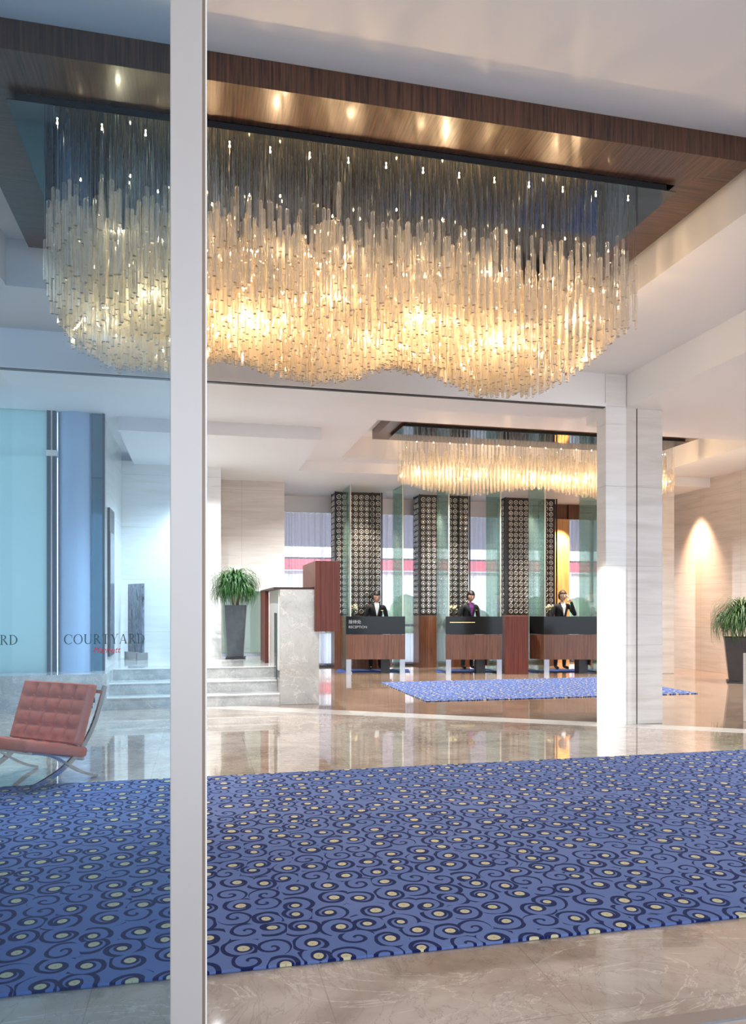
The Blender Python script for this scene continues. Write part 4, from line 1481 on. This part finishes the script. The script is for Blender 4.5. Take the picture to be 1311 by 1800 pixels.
    for f in hm.f:
        c = sum((vs[i] for i in f), Vector()) / len(f)
        face_zone = c.y < -0.030 * k and c.z < 0.048 * k
        low = c.z < -0.035 * k and c.y < 0.03 * k
        if not face_zone and not low and c.z > -0.085 * k:
            keep.append(f)
    ho = MB().add([hc + R @ v for v in vs], keep, 0, True).build('hair', hair_m, root)
    sd = ho.modifiers.new('thick', 'SOLIDIFY'); sd.thickness = 0.010 * k
    if pose != 'phone' and shirt_m is M['purple']:
        MB().sphere(tuple(hc + R @ Vector((0, 0.105 * k, -0.01 * k))), 0.04 * k, 12, 8).build('hair_bun', hair_m, root)
    # face
    for sg in (1, -1):
        MB().sphere(tuple(hc + R @ Vector((0.030 * k * sg, -0.083 * k, 0.006 * k))), 0.0095 * k, 8, 6, sc3=(1.3, .6, .7)).build('eye', M['eye'], root)
        MB().sphere(tuple(hc + R @ Vector((0.030 * k * sg, -0.089 * k, 0.024 * k))), 0.010 * k, 8, 6, sc3=(1.6, .5, .28)).build('eyebrow', hair_m, root)
    MB().sphere(tuple(hc + R @ Vector((0, -0.089 * k, -0.054 * k))), 0.010 * k, 10, 6, sc3=(1.9, .5, .5)).build('lips', M['lip'], root)
    # shirt front in the jacket opening and lapels
    cb = J['chest'][0]
    yb = cb.y - 0.100 * k
    vtop = J['neckb'][0]
    sv = [(-0.052 * k, vtop.y - 0.050 * k, vtop.z + 0.025 * k), (0.052 * k, vtop.y - 0.050 * k, vtop.z + 0.025 * k), (0.045 * k, yb - 0.026, 1.30 * k), (0.0, yb - 0.018, 1.12 * k), (-0.045 * k, yb - 0.026, 1.30 * k)]
    so = MB().add(sv, [(0, 4, 3, 2, 1)]).build('shirt', shirt_m, root)
    sd = so.modifiers.new('thick', 'SOLIDIFY'); sd.thickness = 0.02
    for sg in (1, -1):
        lv = [(0.060 * k * sg, vtop.y - 0.045 * k, vtop.z + 0.02 * k), (0.10 * k * sg, vtop.y - 0.05 * k, vtop.z - 0.07 * k), (0.060 * k * sg, yb - 0.026, 1.22 * k), (0.0, yb - 0.026, 1.10 * k), (0.040 * k * sg, yb - 0.032, 1.29 * k)]
        lo = MB().add(lv, [(0, 1, 2, 3, 4)]).build('lapel', M['suit'], root)
        lo.modifiers.new('thick', 'SOLIDIFY').thickness = 0.012
    MB().box(0.085 * k, 0.135 * k, yb - 0.024, yb - 0.014, 1.235 * k, 1.250 * k).build('name_badge', M['brass'], root)
    if phone:
        ph = MB().tube([Vector((.055, ly - .165, 1.425)) * k, Vector((.078, ly - .150, 1.45)) * k, Vector((.105, ly - .10, 1.50)) * k, Vector((.098, ly - .035, 1.55)) * k], [0.019, 0.012, 0.012, 0.019], 10).build('telephone_handset', M['phone'])
        ph.matrix_world = Matrix.Translation(root.location) @ Matrix.Rotation(-TH + yaw, 4, 'Z')
        tag(ph, 'white telephone handset in the hand of the clerk at the right desk', 'telephone')
    return root

def latof(px, D): return (px - 655.5) / 1325 * D
skin_person('person', 'person in black suit and white shirt looking down behind the RECEPTION desk', latof(660, 16.0), 16.0, 1.66, 0.15, 'desk', M['hair'], M['shirt'], 0.12)
skin_person('person', 'person in black suit and purple blouse standing behind the middle desk', latof(822, 16.05), 16.05, 1.67, 0.35, 'desk', M['hair'], M['purple'], 0.10)
skin_person('person', 'person with brown hair in black suit telephoning behind the right desk', latof(985, 16.0), 16.0, 1.68, 0.25, 'phone', M['hairbrown'], M['shirt'], 0.05, True)
